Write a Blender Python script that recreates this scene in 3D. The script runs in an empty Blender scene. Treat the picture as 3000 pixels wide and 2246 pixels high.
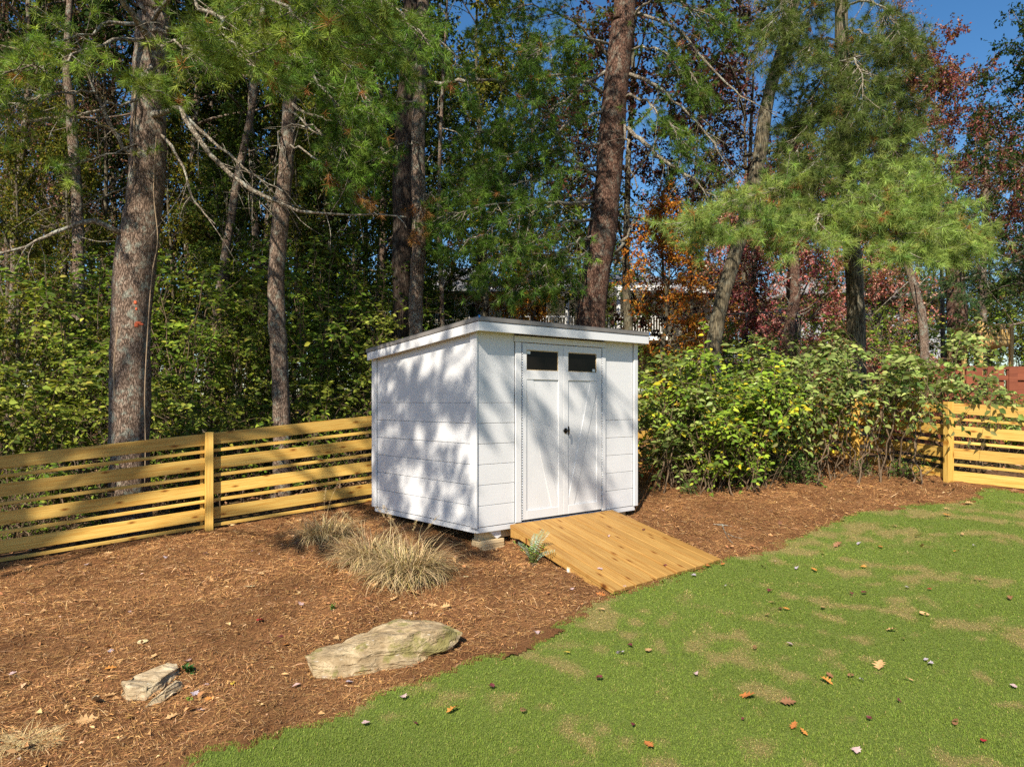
import bpy, bmesh, math, random
import numpy as np
from mathutils import Vector, Matrix
R = math.radians
SC = bpy.context.scene
COL = SC.collection
random.seed(7)

# ------------------------------------------------------------------ camera, sky, sun, exposure
FPX, CX, HY = 2150.0, 1500.0, 1175.0        # focal length, principal column and horizon row, in photo pixels (3000 wide)
CAMZ = 1.75                                 # eye height above the datum
cam = bpy.data.cameras.new("camera")
cam.sensor_width = 36.0
cam.lens = 36.0 * FPX / 3000.0
cam.shift_y = (HY - 1123.0) / 3000.0
cam.clip_start, cam.clip_end = 0.05, 1000.0
camo = bpy.data.objects.new("camera", cam)
camo.location = (0, 0, CAMZ)
camo.rotation_euler = (R(90), 0, 0)
COL.objects.link(camo)
SC.camera = camo

SUN_TRAVEL = Vector((0.0769, 0.231, -0.208)).normalized()
world = bpy.data.worlds.new("World")
SC.world = world
world.use_nodes = True
wn, wl = world.node_tree.nodes, world.node_tree.links
sky = wn.new("ShaderNodeTexSky")
sky.sky_type = 'NISHITA'
sky.sun_disc = False
sky.sun_elevation = R(40.5)
sky.sun_rotation = math.atan2(-SUN_TRAVEL.x, -SUN_TRAVEL.y)
sky.air_density, sky.dust_density, sky.ozone_density = 1.0, 0.3, 3.0
hsv = wn.new("ShaderNodeHueSaturation")
hsv.inputs["Saturation"].default_value = 1.25
wl.new(sky.outputs[0], hsv.inputs["Color"])
wl.new(hsv.outputs[0], wn["Background"].inputs[0])
wn["Background"].inputs[1].default_value = 0.088

sl = bpy.data.lights.new("sun", 'SUN')
sl.energy = 5.0
sl.angle = R(0.53)
sl.color = (1.0, 0.905, 0.765)
so = bpy.data.objects.new("sun", sl)
so.rotation_euler = SUN_TRAVEL.to_track_quat('-Z', 'Y').to_euler()
so.location = (-6, -12, 14)
COL.objects.link(so)

SC.view_settings.view_transform = 'Standard'
SC.view_settings.look = 'None'
SC.view_settings.exposure = 0.66
SC.view_settings.gamma = 1.0
SC.view_settings.use_curve_mapping = False
SC.cycles.use_denoising = False
SC.cycles.max_bounces = 6
SC.cycles.diffuse_bounces = 2
SC.cycles.glossy_bounces = 2
SC.cycles.transmission_bounces = 4
SC.cycles.transparent_max_bounces = 4
SC.cycles.caustics_reflective = False
SC.cycles.caustics_refractive = False
SC.cycles.sample_clamp_indirect = 6.0

# ------------------------------------------------------------------ helpers
def P(px, py, d):
    """a point at depth d metres whose direction is that of the photo's pixel"""
    return np.array([(px - CX) / FPX * d, d, CAMZ + (HY - py) / FPX * d])

def tag(o, label=None, cat=None, group=None, kind=None):
    if label: o["label"] = label
    if cat: o["category"] = cat
    if group: o["group"] = group
    if kind: o["kind"] = kind
    return o

def empty(name, loc=(0, 0, 0), rz=0.0):
    o = bpy.data.objects.new(name, None)
    o.empty_display_size = 0.1
    o.location = [float(c) for c in loc]
    o.rotation_euler = (0, 0, rz)
    COL.objects.link(o)
    return o

def link(name, me, mat=None, parent=None, loc=None, rot=None):
    o = bpy.data.objects.new(name, me)
    if mat is not None and len(me.materials) == 0:
        me.materials.append(mat)
    COL.objects.link(o)
    if parent is not None: o.parent = parent
    if loc is not None: o.location = [float(c) for c in loc]
    if rot is not None: o.rotation_euler = rot
    return o

def mesh_np(name, V, faces, col=None, smooth=False):
    """V (n,3); faces: list of integer arrays (m,3) / (m,4); col (n,3) point colours"""
    me = bpy.data.meshes.new(name)
    V = np.asarray(V, dtype=np.float32)
    faces = [np.asarray(f, dtype=np.int32) for f in faces if len(f)]
    nl = sum(f.size for f in faces)
    nf = sum(len(f) for f in faces)
    me.vertices.add(len(V)); me.vertices.foreach_set("co", V.ravel())
    me.loops.add(nl); me.polygons.add(nf)
    me.loops.foreach_set("vertex_index", np.concatenate([f.ravel() for f in faces]))
    tot = np.concatenate([np.full(len(f), f.shape[1], dtype=np.int32) for f in faces])
    me.polygons.foreach_set("loop_start", np.concatenate(([0], np.cumsum(tot)[:-1])).astype(np.int32))
    if smooth:
        me.polygons.foreach_set("use_smooth", np.ones(nf, dtype=bool))
    if col is not None:
        a = me.color_attributes.new("tint", 'FLOAT_COLOR', 'POINT')
        c = np.ones((len(V), 4), dtype=np.float32); c[:, :3] = col
        a.data.foreach_set("color", c.ravel())
    me.update(calc_edges=True)
    return me

class Geo:
    """collects pieces of one mesh"""
    def __init__(s): s.V, s.T, s.Q, s.C, s.n = [], [], [], [], 0
    def add(s, V, T=None, Q=None, C=None):
        V = np.asarray(V, dtype=np.float32)
        if T is not None and len(T): s.T.append(np.asarray(T) + s.n)
        if Q is not None and len(Q): s.Q.append(np.asarray(Q) + s.n)
        s.V.append(V)
        s.C.append(np.broadcast_to(np.array((1, 1, 1) if C is None else C, dtype=np.float32), (len(V), 3)))
        s.n += len(V)
    def mesh(s, name, smooth=False, color=True):
        f = []
        if s.T: f.append(np.concatenate(s.T))
        if s.Q: f.append(np.concatenate(s.Q))
        return mesh_np(name, np.concatenate(s.V), f, np.concatenate(s.C) if color else None, smooth)
    def tris(s): return sum(len(t) for t in s.T) + 2 * sum(len(q) for q in s.Q)

def catmull(pts, n):
    p = np.asarray(pts, dtype=float)
    if len(p) == 2:
        t = np.linspace(0, 1, n)[:, None]; return p[0] * (1 - t) + p[1] * t
    q = np.vstack([2 * p[0] - p[1], p, 2 * p[-1] - p[-2]])
    u = np.linspace(0, len(p) - 1 - 1e-6, n); i = u.astype(int); t = (u - i)[:, None]
    a, b, c, d = q[i], q[i + 1], q[i + 2], q[i + 3]
    return 0.5 * (2 * b + (c - a) * t + (2 * a - 5 * b + 4 * c - d) * t ** 2 + (3 * b - a - 3 * c + d) * t ** 3)

def unit(v):
    v = np.asarray(v, dtype=float)
    return v / (np.linalg.norm(v, axis=-1, keepdims=True) + 1e-9)

def tube(g, pts, rad, n=6, col=None, ridge=None, cap=True):
    """a tapered tube along pts; ridge(theta, k) multiplies the radius"""
    pts = np.asarray(pts, dtype=float); k = len(pts)
    rad = np.broadcast_to(np.asarray(rad, dtype=float), (k,))
    t = unit(np.gradient(pts, axis=0))
    ref = np.array([0.0, 0, 1]) if abs(t[:, 2].mean()) < 0.8 else np.array([1.0, 0, 0])
    u = unit(np.cross(t, ref)); v = np.cross(t, u)
    th = np.linspace(0, 2 * np.pi, n, endpoint=False)
    rr = rad[:, None] * np.ones((k, n))
    if ridge is not None: rr = rr * ridge(th[None, :], np.arange(k)[:, None])
    V = pts[:, None, :] + rr[..., None] * (np.cos(th)[None, :, None] * u[:, None, :] + np.sin(th)[None, :, None] * v[:, None, :])
    a = np.arange(k - 1)[:, None] * n; j = np.arange(n)[None, :]; j2 = (j + 1) % n
    Q = np.stack([a + j, a + j2, a + n + j2, a + n + j], -1).reshape(-1, 4)
    V = V.reshape(-1, 3); T = None
    if cap:
        V = np.vstack([V, pts[-1]]); e = (k - 1) * n
        T = np.stack([e + np.arange(n), e + (np.arange(n) + 1) % n, np.full(n, k * n)], -1)
    g.add(V, T, Q, col)

def leaves(g, p, d, nrm, L, W, col, oval=False, fold=0.18, rng=np.random):
    """leaf blades at p, pointing along d, facing nrm; arrays of n"""
    n = len(p)
    if n == 0: return
    d = unit(d); s = unit(np.cross(nrm, d)); nn = np.cross(d, s)
    L = np.broadcast_to(L, (n,))[:, None]; W = np.broadcast_to(W, (n,))[:, None]
    def at(a, b, c): return p + d * (L * a) + s * (W * b) + nn * (W * c)
    if oval:
        pts = [at(0, 0, 0), at(.28, .46, fold), at(.66, .36, fold), at(1, 0, -.12), at(.66, -.36, fold), at(.28, -.46, fold)]
        V = np.stack(pts, 1).reshape(-1, 3); b = np.arange(n)[:, None] * 6
        Q = np.concatenate([b + np.array([[0, 1, 2, 3]]), b + np.array([[0, 3, 4, 5]])])
        g.add(V, None, Q, np.repeat(col, 6, 0))
    else:
        pts = [at(0, 0, 0), at(.42, .5, fold), at(1, 0, -.1), at(.42, -.5, fold)]
        V = np.stack(pts, 1).reshape(-1, 3); b = np.arange(n)[:, None] * 4
        T = np.concatenate([b + np.array([[0, 1, 2]]), b + np.array([[0, 2, 3]])])
        g.add(V, T, None, np.repeat(col, 4, 0))

def pick(rng, palette, n, jit=0.18):
    c = np.array([q[:3] for q in palette]); w = np.array([q[3] if len(q) > 3 else 1.0 for q in palette])
    i = rng.choice(len(c), n, p=w / w.sum())
    return c[i] * rng.uniform(1 - jit, 1 + jit, (n, 1)) * rng.uniform(0.92, 1.08, (n, 3))

def box_mesh(name, lx, ly, lz, bev=0.003):
    """chamfered board, centred; long side along x by custom"""
    bm = bmesh.new()
    bmesh.ops.create_cube(bm, size=1.0)
    bmesh.ops.scale(bm, vec=(lx, ly, lz), verts=bm.verts)
    if bev > 0:
        bmesh.ops.bevel(bm, geom=bm.edges[:], offset=bev, segments=1, affect='EDGES')
    me = bpy.data.meshes.new(name); bm.to_mesh(me); bm.free()
    return me

def board(name, a, b, h, t, mat, parent=None, bev=0.003, up=(0, 0, 1)):
    """a board from a to b (centre line), height h along up, thickness t"""
    a, b = Vector([float(c) for c in a]), Vector([float(c) for c in b])
    x = (b - a); L = x.length; x.normalize()
    y = Vector(up).cross(x).normalized(); z = x.cross(y)
    o = link(name, box_mesh(name, L, t, h, bev), mat, parent)
    o.matrix_local = Matrix.Translation((a + b) / 2) @ Matrix((x, y, z)).transposed().to_4x4()
    return o

def box(name, x0, x1, y0, y1, z0, z1, mat, parent=None, bev=0.003):
    """axis-aligned board in its parent's space"""
    return link(name, box_mesh(name, x1 - x0, y1 - y0, z1 - z0, bev), mat, parent, ((x0 + x1) / 2, (y0 + y1) / 2, (z0 + z1) / 2))

def prism(name, poly, y0, y1, mat, parent=None, bev=0.0):
    """polygon in x-z extruded from y0 to y1"""
    bm = bmesh.new()
    f = bm.faces.new([bm.verts.new((x, y0, z)) for x, z in poly])
    r = bmesh.ops.extrude_face_region(bm, geom=[f])
    bmesh.ops.translate(bm, vec=(0, y1 - y0, 0), verts=[v for v in r["geom"] if isinstance(v, bmesh.types.BMVert)])
    bmesh.ops.recalc_face_normals(bm, faces=bm.faces[:])
    if bev > 0: bmesh.ops.bevel(bm, geom=bm.edges[:], offset=bev, segments=1, affect='EDGES')
    me = bpy.data.meshes.new(name); bm.to_mesh(me); bm.free()
    return link(name, me, mat, parent)

def copy_tree(o, parent=None):
    c = o.copy(); COL.objects.link(c); c.parent = parent
    for ch in list(o.children): copy_tree(ch, c)
    return c

# ------------------------------------------------------------------ materials
def new_mat(name):
    m = bpy.data.materials.new(name); m.use_nodes = True
    return m, m.node_tree.nodes, m.node_tree.links, m.node_tree.nodes["Principled BSDF"]

def N(nodes, kind, **kw):
    n = nodes.new(kind)
    for k, v in kw.items():
        if hasattr(n, k): setattr(n, k, v)
        else: n.inputs[k].default_value = v
    return n

def ramp(nodes, stops):
    r = nodes.new("ShaderNodeValToRGB")
    e = r.color_ramp.elements
    while len(e) < len(stops): e.new(0.5)
    for i, (p, c) in enumerate(stops):
        e[i].position = p; e[i].color = (*c, 1.0)
    return r

def mixc(nodes, links, fac, a, b, mode='MIX'):
    m = nodes.new("ShaderNodeMix"); m.data_type = 'RGBA'; m.blend_type = mode
    for sock, v in ((m.inputs[0], fac), (m.inputs[6], a), (m.inputs[7], b)):
        if hasattr(v, "is_linked"): links.new(v, sock)
        elif isinstance(v, (tuple, list)): sock.default_value = (*v, 1.0) if len(v) == 3 else v
        else: sock.default_value = v
    return m.outputs[2]

def bump(nodes, links, height, strength, dist, normal_in):
    b = nodes.new("ShaderNodeBump"); b.inputs["Strength"].default_value = strength; b.inputs["Distance"].default_value = dist
    links.new(height, b.inputs["Height"]); links.new(b.outputs[0], normal_in)
    return b

def coords(nodes, links, scale=(1, 1, 1), kind="Object", rnd=False):
    tc = nodes.new("ShaderNodeTexCoord"); mp = nodes.new("ShaderNodeMapping")
    mp.inputs["Scale"].default_value = scale
    links.new(tc.outputs[kind], mp.inputs["Vector"])
    if rnd:                                  # each piece takes its own stretch of the grain
        oi = nodes.new("ShaderNodeObjectInfo"); mu = nodes.new("ShaderNodeVectorMath"); mu.operation = 'SCALE'
        mu.inputs[0].default_value = (37.0, 13.0, 7.0)
        links.new(oi.outputs["Random"], mu.inputs["Scale"]); links.new(mu.outputs[0], mp.inputs["Location"])
    return mp.outputs[0]

def leaf_mat(name, trans=0.35, rough=0.55, spec=0.35, randomness=0.0):
    m, n, l, p = new_mat(name)
    at = n.new("ShaderNodeAttribute"); at.attribute_name = "tint"
    col = at.outputs["Color"]
    if randomness:
        oi = n.new("ShaderNodeObjectInfo"); hs = n.new("ShaderNodeHueSaturation")
        mr = n.new("ShaderNodeMapRange"); mr.inputs["To Min"].default_value = 0.5 - randomness; mr.inputs["To Max"].default_value = 0.5 + randomness
        l.new(oi.outputs["Random"], mr.inputs["Value"]); l.new(mr.outputs[0], hs.inputs["Hue"]); l.new(col, hs.inputs["Color"]); col = hs.outputs[0]
    l.new(col, p.inputs["Base Color"]); p.inputs["Roughness"].default_value = rough
    p.inputs["Specular IOR Level"].default_value = spec
    tr = n.new("ShaderNodeBsdfTranslucent")
    l.new(mixc(n, l, 1.0, col, (1.6, 1.5, 0.7), 'MULTIPLY'), tr.inputs["Color"])
    mx = n.new("ShaderNodeMixShader"); mx.inputs[0].default_value = trans
    l.new(p.outputs[0], mx.inputs[1]); l.new(tr.outputs[0], mx.inputs[2])
    l.new(mx.outputs[0], n["Material Output"].inputs["Surface"])
    return m

def plain_mat(name, col, rough=0.6, metal=0.0, spec=0.5, var=0.12, scale=14.0, bmp=0.0):
    m, n, l, p = new_mat(name)
    v = coords(n, l)
    nz = N(n, "ShaderNodeTexNoise", Scale=scale, Detail=5.0); l.new(v, nz.inputs["Vector"])
    r = ramp(n, [(0.3, tuple(c * (1 - var) for c in col)), (0.7, tuple(min(1, c * (1 + var)) for c in col))])
    l.new(nz.outputs["Fac"], r.inputs[0]); l.new(r.outputs[0], p.inputs["Base Color"])
    p.inputs["Roughness"].default_value = rough; p.inputs["Metallic"].default_value = metal
    p.inputs["Specular IOR Level"].default_value = spec
    if bmp: bump(n, l, nz.outputs["Fac"], bmp, 0.01, p.inputs["Normal"])
    return m

def tint_mat(name, rough=0.85, spec=0.2, fine=0.0):
    """base colour from the mesh's own tint (straw, chips, fallen leaves, dry blades)"""
    m, n, l, p = new_mat(name)
    at = n.new("ShaderNodeAttribute"); at.attribute_name = "tint"
    l.new(at.outputs["Color"], p.inputs["Base Color"])
    p.inputs["Roughness"].default_value = rough; p.inputs["Specular IOR Level"].default_value = spec
    return m

def wood_mat(name, light, dark, late, rough=0.62, knots=True, var=0.22, vscale=1.0, face='xz'):
    """sawn softwood: grain along local x, growth lines, knots, per-piece tone"""
    m, n, l, p = new_mat(name)
    v = coords(n, l, (0.55, 6.0, 6.0), rnd=True)
    nz = N(n, "ShaderNodeTexNoise", Scale=1.3 * vscale, Detail=3.0, Distortion=0.6); l.new(v, nz.inputs["Vector"])
    v2 = coords(n, l, (0.5, 14.0, 14.0), rnd=True)
    wv = N(n, "ShaderNodeTexNoise", Scale=5.0 * vscale, Detail=6.0, Roughness=0.65, Distortion=0.4); l.new(v2, wv.inputs["Vector"])
    c1 = ramp(n, [(0.28, dark), (0.72, light)]); l.new(nz.outputs["Fac"], c1.inputs[0])
    gr = ramp(n, [(0.44, (1, 1, 1)), (0.62, late)]); l.new(wv.outputs["Fac"], gr.inputs[0])
    c = mixc(n, l, 0.75, c1.outputs[0], gr.outputs[0], 'MULTIPLY')
    if knots:
        v3 = coords(n, l, (1.7, 5.0, 5.0), rnd=True)
        rt = n.new("ShaderNodeMapping"); rt.inputs["Rotation"].default_value = (R(90) if face == 'xz' else 0, 0, 0); l.new(v3, rt.inputs["Vector"])
        vo = N(n, "ShaderNodeTexVoronoi", Scale=1.0, voronoi_dimensions='2D'); l.new(rt.outputs[0], vo.inputs["Vector"])
        kr = ramp(n, [(0.02, (0.22, 0.10, 0.03)), (0.045, (0.62, 0.42, 0.22)), (0.10, (1, 1, 1))]); l.new(vo.outputs["Distance"], kr.inputs[0])
        c = mixc(n, l, 0.9, c, kr.outputs[0], 'MULTIPLY')
    oi = n.new("ShaderNodeObjectInfo"); mr = n.new("ShaderNodeMapRange")
    mr.inputs["To Min"].default_value = 1 - var; mr.inputs["To Max"].default_value = 1 + var * 0.6
    l.new(oi.outputs["Random"], mr.inputs["Value"])
    cb = n.new("ShaderNodeCombineColor")
    for k in range(3): l.new(mr.outputs[0], cb.inputs[k])
    c = mixc(n, l, 1.0, c, cb.outputs[0], 'MULTIPLY')
    l.new(c, p.inputs["Base Color"]); p.inputs["Roughness"].default_value = rough
    p.inputs["Specular IOR Level"].default_value = 0.3
    bump(n, l, wv.outputs["Fac"], 0.35, 0.004, p.inputs["Normal"])
    return m

def bark_mat(name, dark, mid, light, lichen=(0.34, 0.37, 0.30), lich=0.5, scale=1.0, zs=0.22):
    m, n, l, p = new_mat(name)
    v = coords(n, l, (1, 1, zs))
    vo = N(n, "ShaderNodeTexVoronoi", Scale=26.0 * scale, feature='DISTANCE_TO_EDGE')
    nz = N(n, "ShaderNodeTexNoise", Scale=16.0 * scale, Detail=6.0, Roughness=0.7)
    l.new(v, nz.inputs["Vector"])
    dv = n.new("ShaderNodeVectorMath"); dv.operation = 'MULTIPLY_ADD'
    l.new(nz.outputs["Color"], dv.inputs[0]); dv.inputs[1].default_value = (0.05, 0.05, 0.05); l.new(v, dv.inputs[2]); l.new(dv.outputs[0], vo.inputs["Vector"])
    pl = ramp(n, [(0.0, (0, 0, 0)), (0.16, (1, 1, 1))]); l.new(vo.outputs["Distance"], pl.inputs[0])
    hh = n.new("ShaderNodeMath"); hh.operation = 'MULTIPLY'
    l.new(pl.outputs[0], hh.inputs[0]); l.new(nz.outputs["Fac"], hh.inputs[1])
    c = ramp(n, [(0.05, dark), (0.4, mid), (0.75, light)]); l.new(hh.outputs[0], c.inputs[0])
    v2 = coords(n, l, (1, 1, 0.8))
    n2 = N(n, "ShaderNodeTexNoise", Scale=9.0, Detail=7.0, Roughness=0.75); l.new(v2, n2.inputs["Vector"])
    lr = ramp(n, [(0.52, (0, 0, 0)), (0.62, (lich, lich, lich))]); l.new(n2.outputs["Fac"], lr.inputs[0])
    cc = mixc(n, l, lr.outputs[0], c.outputs[0], lichen)
    l.new(cc, p.inputs["Base Color"]); p.inputs["Roughness"].default_value = 0.9; p.inputs["Specular IOR Level"].default_value = 0.2
    bump(n, l, hh.outputs[0], 0.8, 0.02, p.inputs["Normal"])
    return m

def white_paint(name):
    """white paint over embossed wood-grain siding; grain along local x"""
    m, n, l, p = new_mat(name)
    v = coords(n, l, (1.2, 9.0, 9.0), rnd=True)
    nz = N(n, "ShaderNodeTexNoise", Scale=5.0, Detail=6.0, Roughness=0.6, Distortion=1.6); l.new(v, nz.inputs["Vector"])
    v2 = coords(n, l, (1, 1, 1), rnd=True)
    n2 = N(n, "ShaderNodeTexNoise", Scale=3.0, Detail=4.0); l.new(v2, n2.inputs["Vector"])
    c = ramp(n, [(0.3, (0.67, 0.675, 0.68)), (0.7, (0.72, 0.725, 0.73))]); l.new(n2.outputs["Fac"], c.inputs[0])
    vk = N(n, "ShaderNodeTexNoise", Scale=34.0, Detail=2.0); l.new(v2, vk.inputs["Vector"])
    kr = ramp(n, [(0.70, (1, 1, 1)), (0.78, (0.62, 0.58, 0.5))]); l.new(vk.outputs["Fac"], kr.inputs[0])
    l.new(mixc(n, l, 0.35, c.outputs[0], kr.outputs[0], 'MULTIPLY'), p.inputs["Base Color"])
    p.inputs["Roughness"].default_value = 0.55; p.inputs["Specular IOR Level"].default_value = 0.35
    bump(n, l, nz.outputs["Fac"], 0.16, 0.006, p.inputs["Normal"])
    return m

M = {}
M['fence'] = wood_mat("fresh yellow pine", (0.70, 0.475, 0.125), (0.60, 0.375, 0.085), (0.78, 0.58, 0.33), var=0.24)
M['ramp'] = wood_mat("stained ramp pine", (0.47, 0.285, 0.085), (0.40, 0.22, 0.058), (0.62, 0.46, 0.30), var=0.10, face='xy')
M['block'] = wood_mat("raw lumber", (0.70, 0.56, 0.34), (0.58, 0.43, 0.24), (0.8, 0.7, 0.55), knots=False)
M['red_wood'] = wood_mat("red stained cedar", (0.25, 0.075, 0.035), (0.18, 0.050, 0.024), (0.7, 0.6, 0.5), knots=False)
M['deck_wood'] = wood_mat("new deck pine", (0.66, 0.46, 0.19), (0.55, 0.36, 0.12), (0.8, 0.7, 0.5), knots=False)
M['white'] = white_paint("white painted siding")
M['drip'] = plain_mat("brown grey drip edge metal", (0.20, 0.185, 0.17), 0.45, 0.0, 0.5, 0.15, 6.0)
M['roofing'] = plain_mat("grey roll roofing", (0.13, 0.125, 0.12), 0.95, 0.0, 0.2, 0.3, 60.0, 0.3)
M['tape'] = plain_mat("blue plastic film", (0.02, 0.22, 0.62), 0.35, 0, 0.5, 0.1)
M['dark_metal'] = plain_mat("black oiled metal", (0.018, 0.015, 0.013), 0.35, 0.7, 0.5, 0.2)
M['steel'] = plain_mat("galvanised steel", (0.42, 0.44, 0.46), 0.35, 0.9, 0.5, 0.2, 40.0)
M['brass'] = plain_mat("brass", (0.6, 0.42, 0.12), 0.3, 1.0)
M['dark_inside'] = plain_mat("dark unlit shed core", (0.06, 0.045, 0.03), 0.9)
M['paper'] = plain_mat("white paper tag", (0.75, 0.78, 0.74), 0.7)
M['black_plastic'] = plain_mat("black net and foam", (0.012, 0.012, 0.014), 0.7)
M['cream'] = plain_mat("cream house siding", (0.62, 0.56, 0.42), 0.8, 0, 0.3, 0.06, 3.0)
M['house_white'] = plain_mat("white trim paint", (0.72, 0.72, 0.70), 0.6)
M['house_roof'] = plain_mat("grey shingles", (0.22, 0.22, 0.235), 0.9, 0, 0.2, 0.25, 20.0)
M['house_grey'] = plain_mat("pale grey siding", (0.42, 0.44, 0.50), 0.8, 0, 0.3, 0.08, 3.0)
M['gap_sheathing'] = plain_mat("dark gap and sheathing wood", (0.10, 0.09, 0.08), 0.8)  # dark tone for roof sheathing and for the shade between the doors
gm, gn, gl, gp = new_mat("dark window glass")
gp.inputs["Base Color"].default_value = (0.012, 0.010, 0.008, 1); gp.inputs["Roughness"].default_value = 0.06  # near-black base stands in for dark trees mirrored in the panes
gp.inputs["Specular IOR Level"].default_value = 0.08
M['glass'] = gm
M['leaf'] = leaf_mat("broad leaves", 0.26, 0.6, 0.12)
M['leaf_far'] = leaf_mat("far broad leaves", 0.22, 0.7, 0.06, 0.012)
M['needle'] = leaf_mat("pine needles", 0.25, 0.6, 0.12)
M['grass'] = leaf_mat("grass blades", 0.30, 0.7, 0.08)
M['straw'] = tint_mat("pine straw", 0.8, 0.25)
M['litter'] = tint_mat("dead leaf litter", 0.8, 0.2)
M['bark_pine'] = bark_mat("pine bark", (0.065, 0.043, 0.030), (0.24, 0.165, 0.118), (0.42, 0.325, 0.25), lich=0.75, scale=2.3, zs=0.24)
M['bark_shaded'] = bark_mat("shaded furrowed bark", (0.02, 0.013, 0.009), (0.075, 0.05, 0.036), (0.13, 0.095, 0.07), lich=0.15, scale=1.3, zs=0.15)  # pine bark darkened: the trunk's shade is put into the colour
M['bark_red'] = bark_mat("red brown pine bark", (0.04, 0.020, 0.014), (0.14, 0.075, 0.052), (0.24, 0.15, 0.105), lich=0.35, scale=1.4, zs=0.35)
M['bark_grey'] = bark_mat("grey hardwood bark", (0.04, 0.034, 0.022), (0.14, 0.115, 0.072), (0.25, 0.21, 0.135), lich=0.3, scale=1.2, zs=0.1)
M['twig'] = bark_mat("lichened branch bark", (0.11, 0.09, 0.065), (0.28, 0.23, 0.17), (0.42, 0.37, 0.29), (0.46, 0.49, 0.42), 0.75, 1.0, 0.8)
M['stem'] = plain_mat("shrub stems", (0.15, 0.105, 0.065), 0.85, 0, 0.2, 0.3, 20.0)
M['vine'] = plain_mat("dry vine", (0.30, 0.22, 0.14), 0.9, 0, 0.2, 0.2, 30.0)
M['orange_paint'] = plain_mat("orange marking paint", (0.55, 0.12, 0.05), 0.9, 0, 0.3, 0.2, 40.0)

# ------------------------------------------------------------------ terrain
_ctrl = np.array([  # x, y, height relative to the eye
    (-3.55, 8.6, -1.52), (-5.3, 7.64, -1.72), (-1.81, 9.5, -1.33), (-0.35, 7.17, -1.47), (0.55, 6.75, -1.62), (0.95, 6.3, -1.70), (2.1, 7.33, -1.62),
    (5.71, 9.6, -1.05), (6.3, 8.95, -1.15), (4.7, 13.0, -0.85), (1.5, 9.5, -1.25), (0.6, 8.2, -1.40),
    (-2.0, 5.2, -1.86), (2.0, 4.2, -2.02), (-1.6, 3.8, -2.08), (4.5, 5.5, -1.75), (-5, 5, -1.95), (9, 9, -1.2), (9, 5, -1.8),
    (0, 0, -2.3), (-8, 0, -2.35), (9, 0, -2.3), (0, -8, -2.5), (-9, 10, -1.6), (12, 14, -0.8), (-9, 16, -1.2), (-2, 14, -1.05), (7, 17, -0.5),
    (0, 25, -0.4), (-20, 25, -0.8), (20, 25, 0.0), (0, 45, 0.4), (-40, 45, 0.0), (40, 45, 0.6), (0, 60, 0.6), (-40, 0, -2.3), (40, 0, -1.6)])
def _tps(r2): return np.where(r2 > 1e-9, 0.5 * r2 * np.log(r2 + 1e-12), 0)
_xy = _ctrl[:, :2]; _n = len(_ctrl)
_K = _tps(((_xy[:, None] - _xy[None]) ** 2).sum(-1)) + np.eye(_n) * 0.6
_Pm = np.hstack([np.ones((_n, 1)), _xy])
_A = np.vstack([np.hstack([_K, _Pm]), np.hstack([_Pm.T, np.zeros((3, 3))])])
_w = np.linalg.solve(_A, np.concatenate([_ctrl[:, 2], np.zeros(3)]))
def hgt(x, y):
    x = np.clip(np.asarray(x, dtype=float), -45, 45); y = np.clip(np.asarray(y, dtype=float), -10, 65)
    q = np.stack([x, y], -1); sh = q.shape[:-1]; q = q.reshape(-1, 2)
    out = np.empty(len(q))
    for i in range(0, len(q), 20000):
        s = q[i:i + 20000]
        out[i:i + 20000] = _tps(((s[:, None] - _xy[None]) ** 2).sum(-1)) @ _w[:_n] + _w[_n] + s @ _w[_n + 1:]
    return out.reshape(sh) + CAMZ
def H(x, y): return float(hgt(np.array([x]), np.array([y]))[0])
def G(px, py):
    """the ground point seen at the photo's pixel"""
    lo, hi = 1.0, 80.0
    ds = np.linspace(1.0, 60, 900); pts = np.array([P(px, py, d) for d in ds])
    below = pts[:, 2] < hgt(pts[:, 0], pts[:, 1])
    i = int(np.argmax(below)) if below.any() else len(ds) - 1
    d = ds[i]; p = P(px, py, d); p[2] = H(p[0], p[1])
    return p
def in_poly(x, y, poly):
    c = np.zeros(len(x), dtype=bool); n = len(poly); j = n - 1
    for i in range(n):
        xi, yi = poly[i]; xj, yj = poly[j]
        c ^= ((yi > y) != (yj > y)) & (x < (xj - xi) * (y - yi) / (yj - yi + 1e-12) + xi); j = i
    return c
def vnoise(x, y, seed, scale):
    """smooth value noise for scatter masks"""
    rs = np.random.RandomState(seed); t = rs.rand(64, 64)
    u, v = x / scale + 100, y / scale + 100; i, j = np.floor(u).astype(int), np.floor(v).astype(int)
    a, b = u - i, v - j; a, b = a * a * (3 - 2 * a), b * b * (3 - 2 * b)
    g = lambda p, q: t[p % 64, q % 64]
    return (g(i, j) * (1 - a) + g(i + 1, j) * a) * (1 - b) + (g(i, j + 1) * (1 - a) + g(i + 1, j + 1) * a) * b
# ------------------------------------------------------------------ ground sheets
def grid_mesh(name, xs, ys, zf, smooth=True):
    X, Y = np.meshgrid(xs, ys); Z = zf(X, Y)
    V = np.stack([X, Y, Z], -1).reshape(-1, 3); nx, ny = len(xs), len(ys)
    i = np.arange(nx - 1)[None, :] + np.arange(ny - 1)[:, None] * nx
    Q = np.stack([i, i + 1, i + nx + 1, i + nx], -1).reshape(-1, 4)
    return mesh_np(name, V, [Q], None, smooth)

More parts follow.
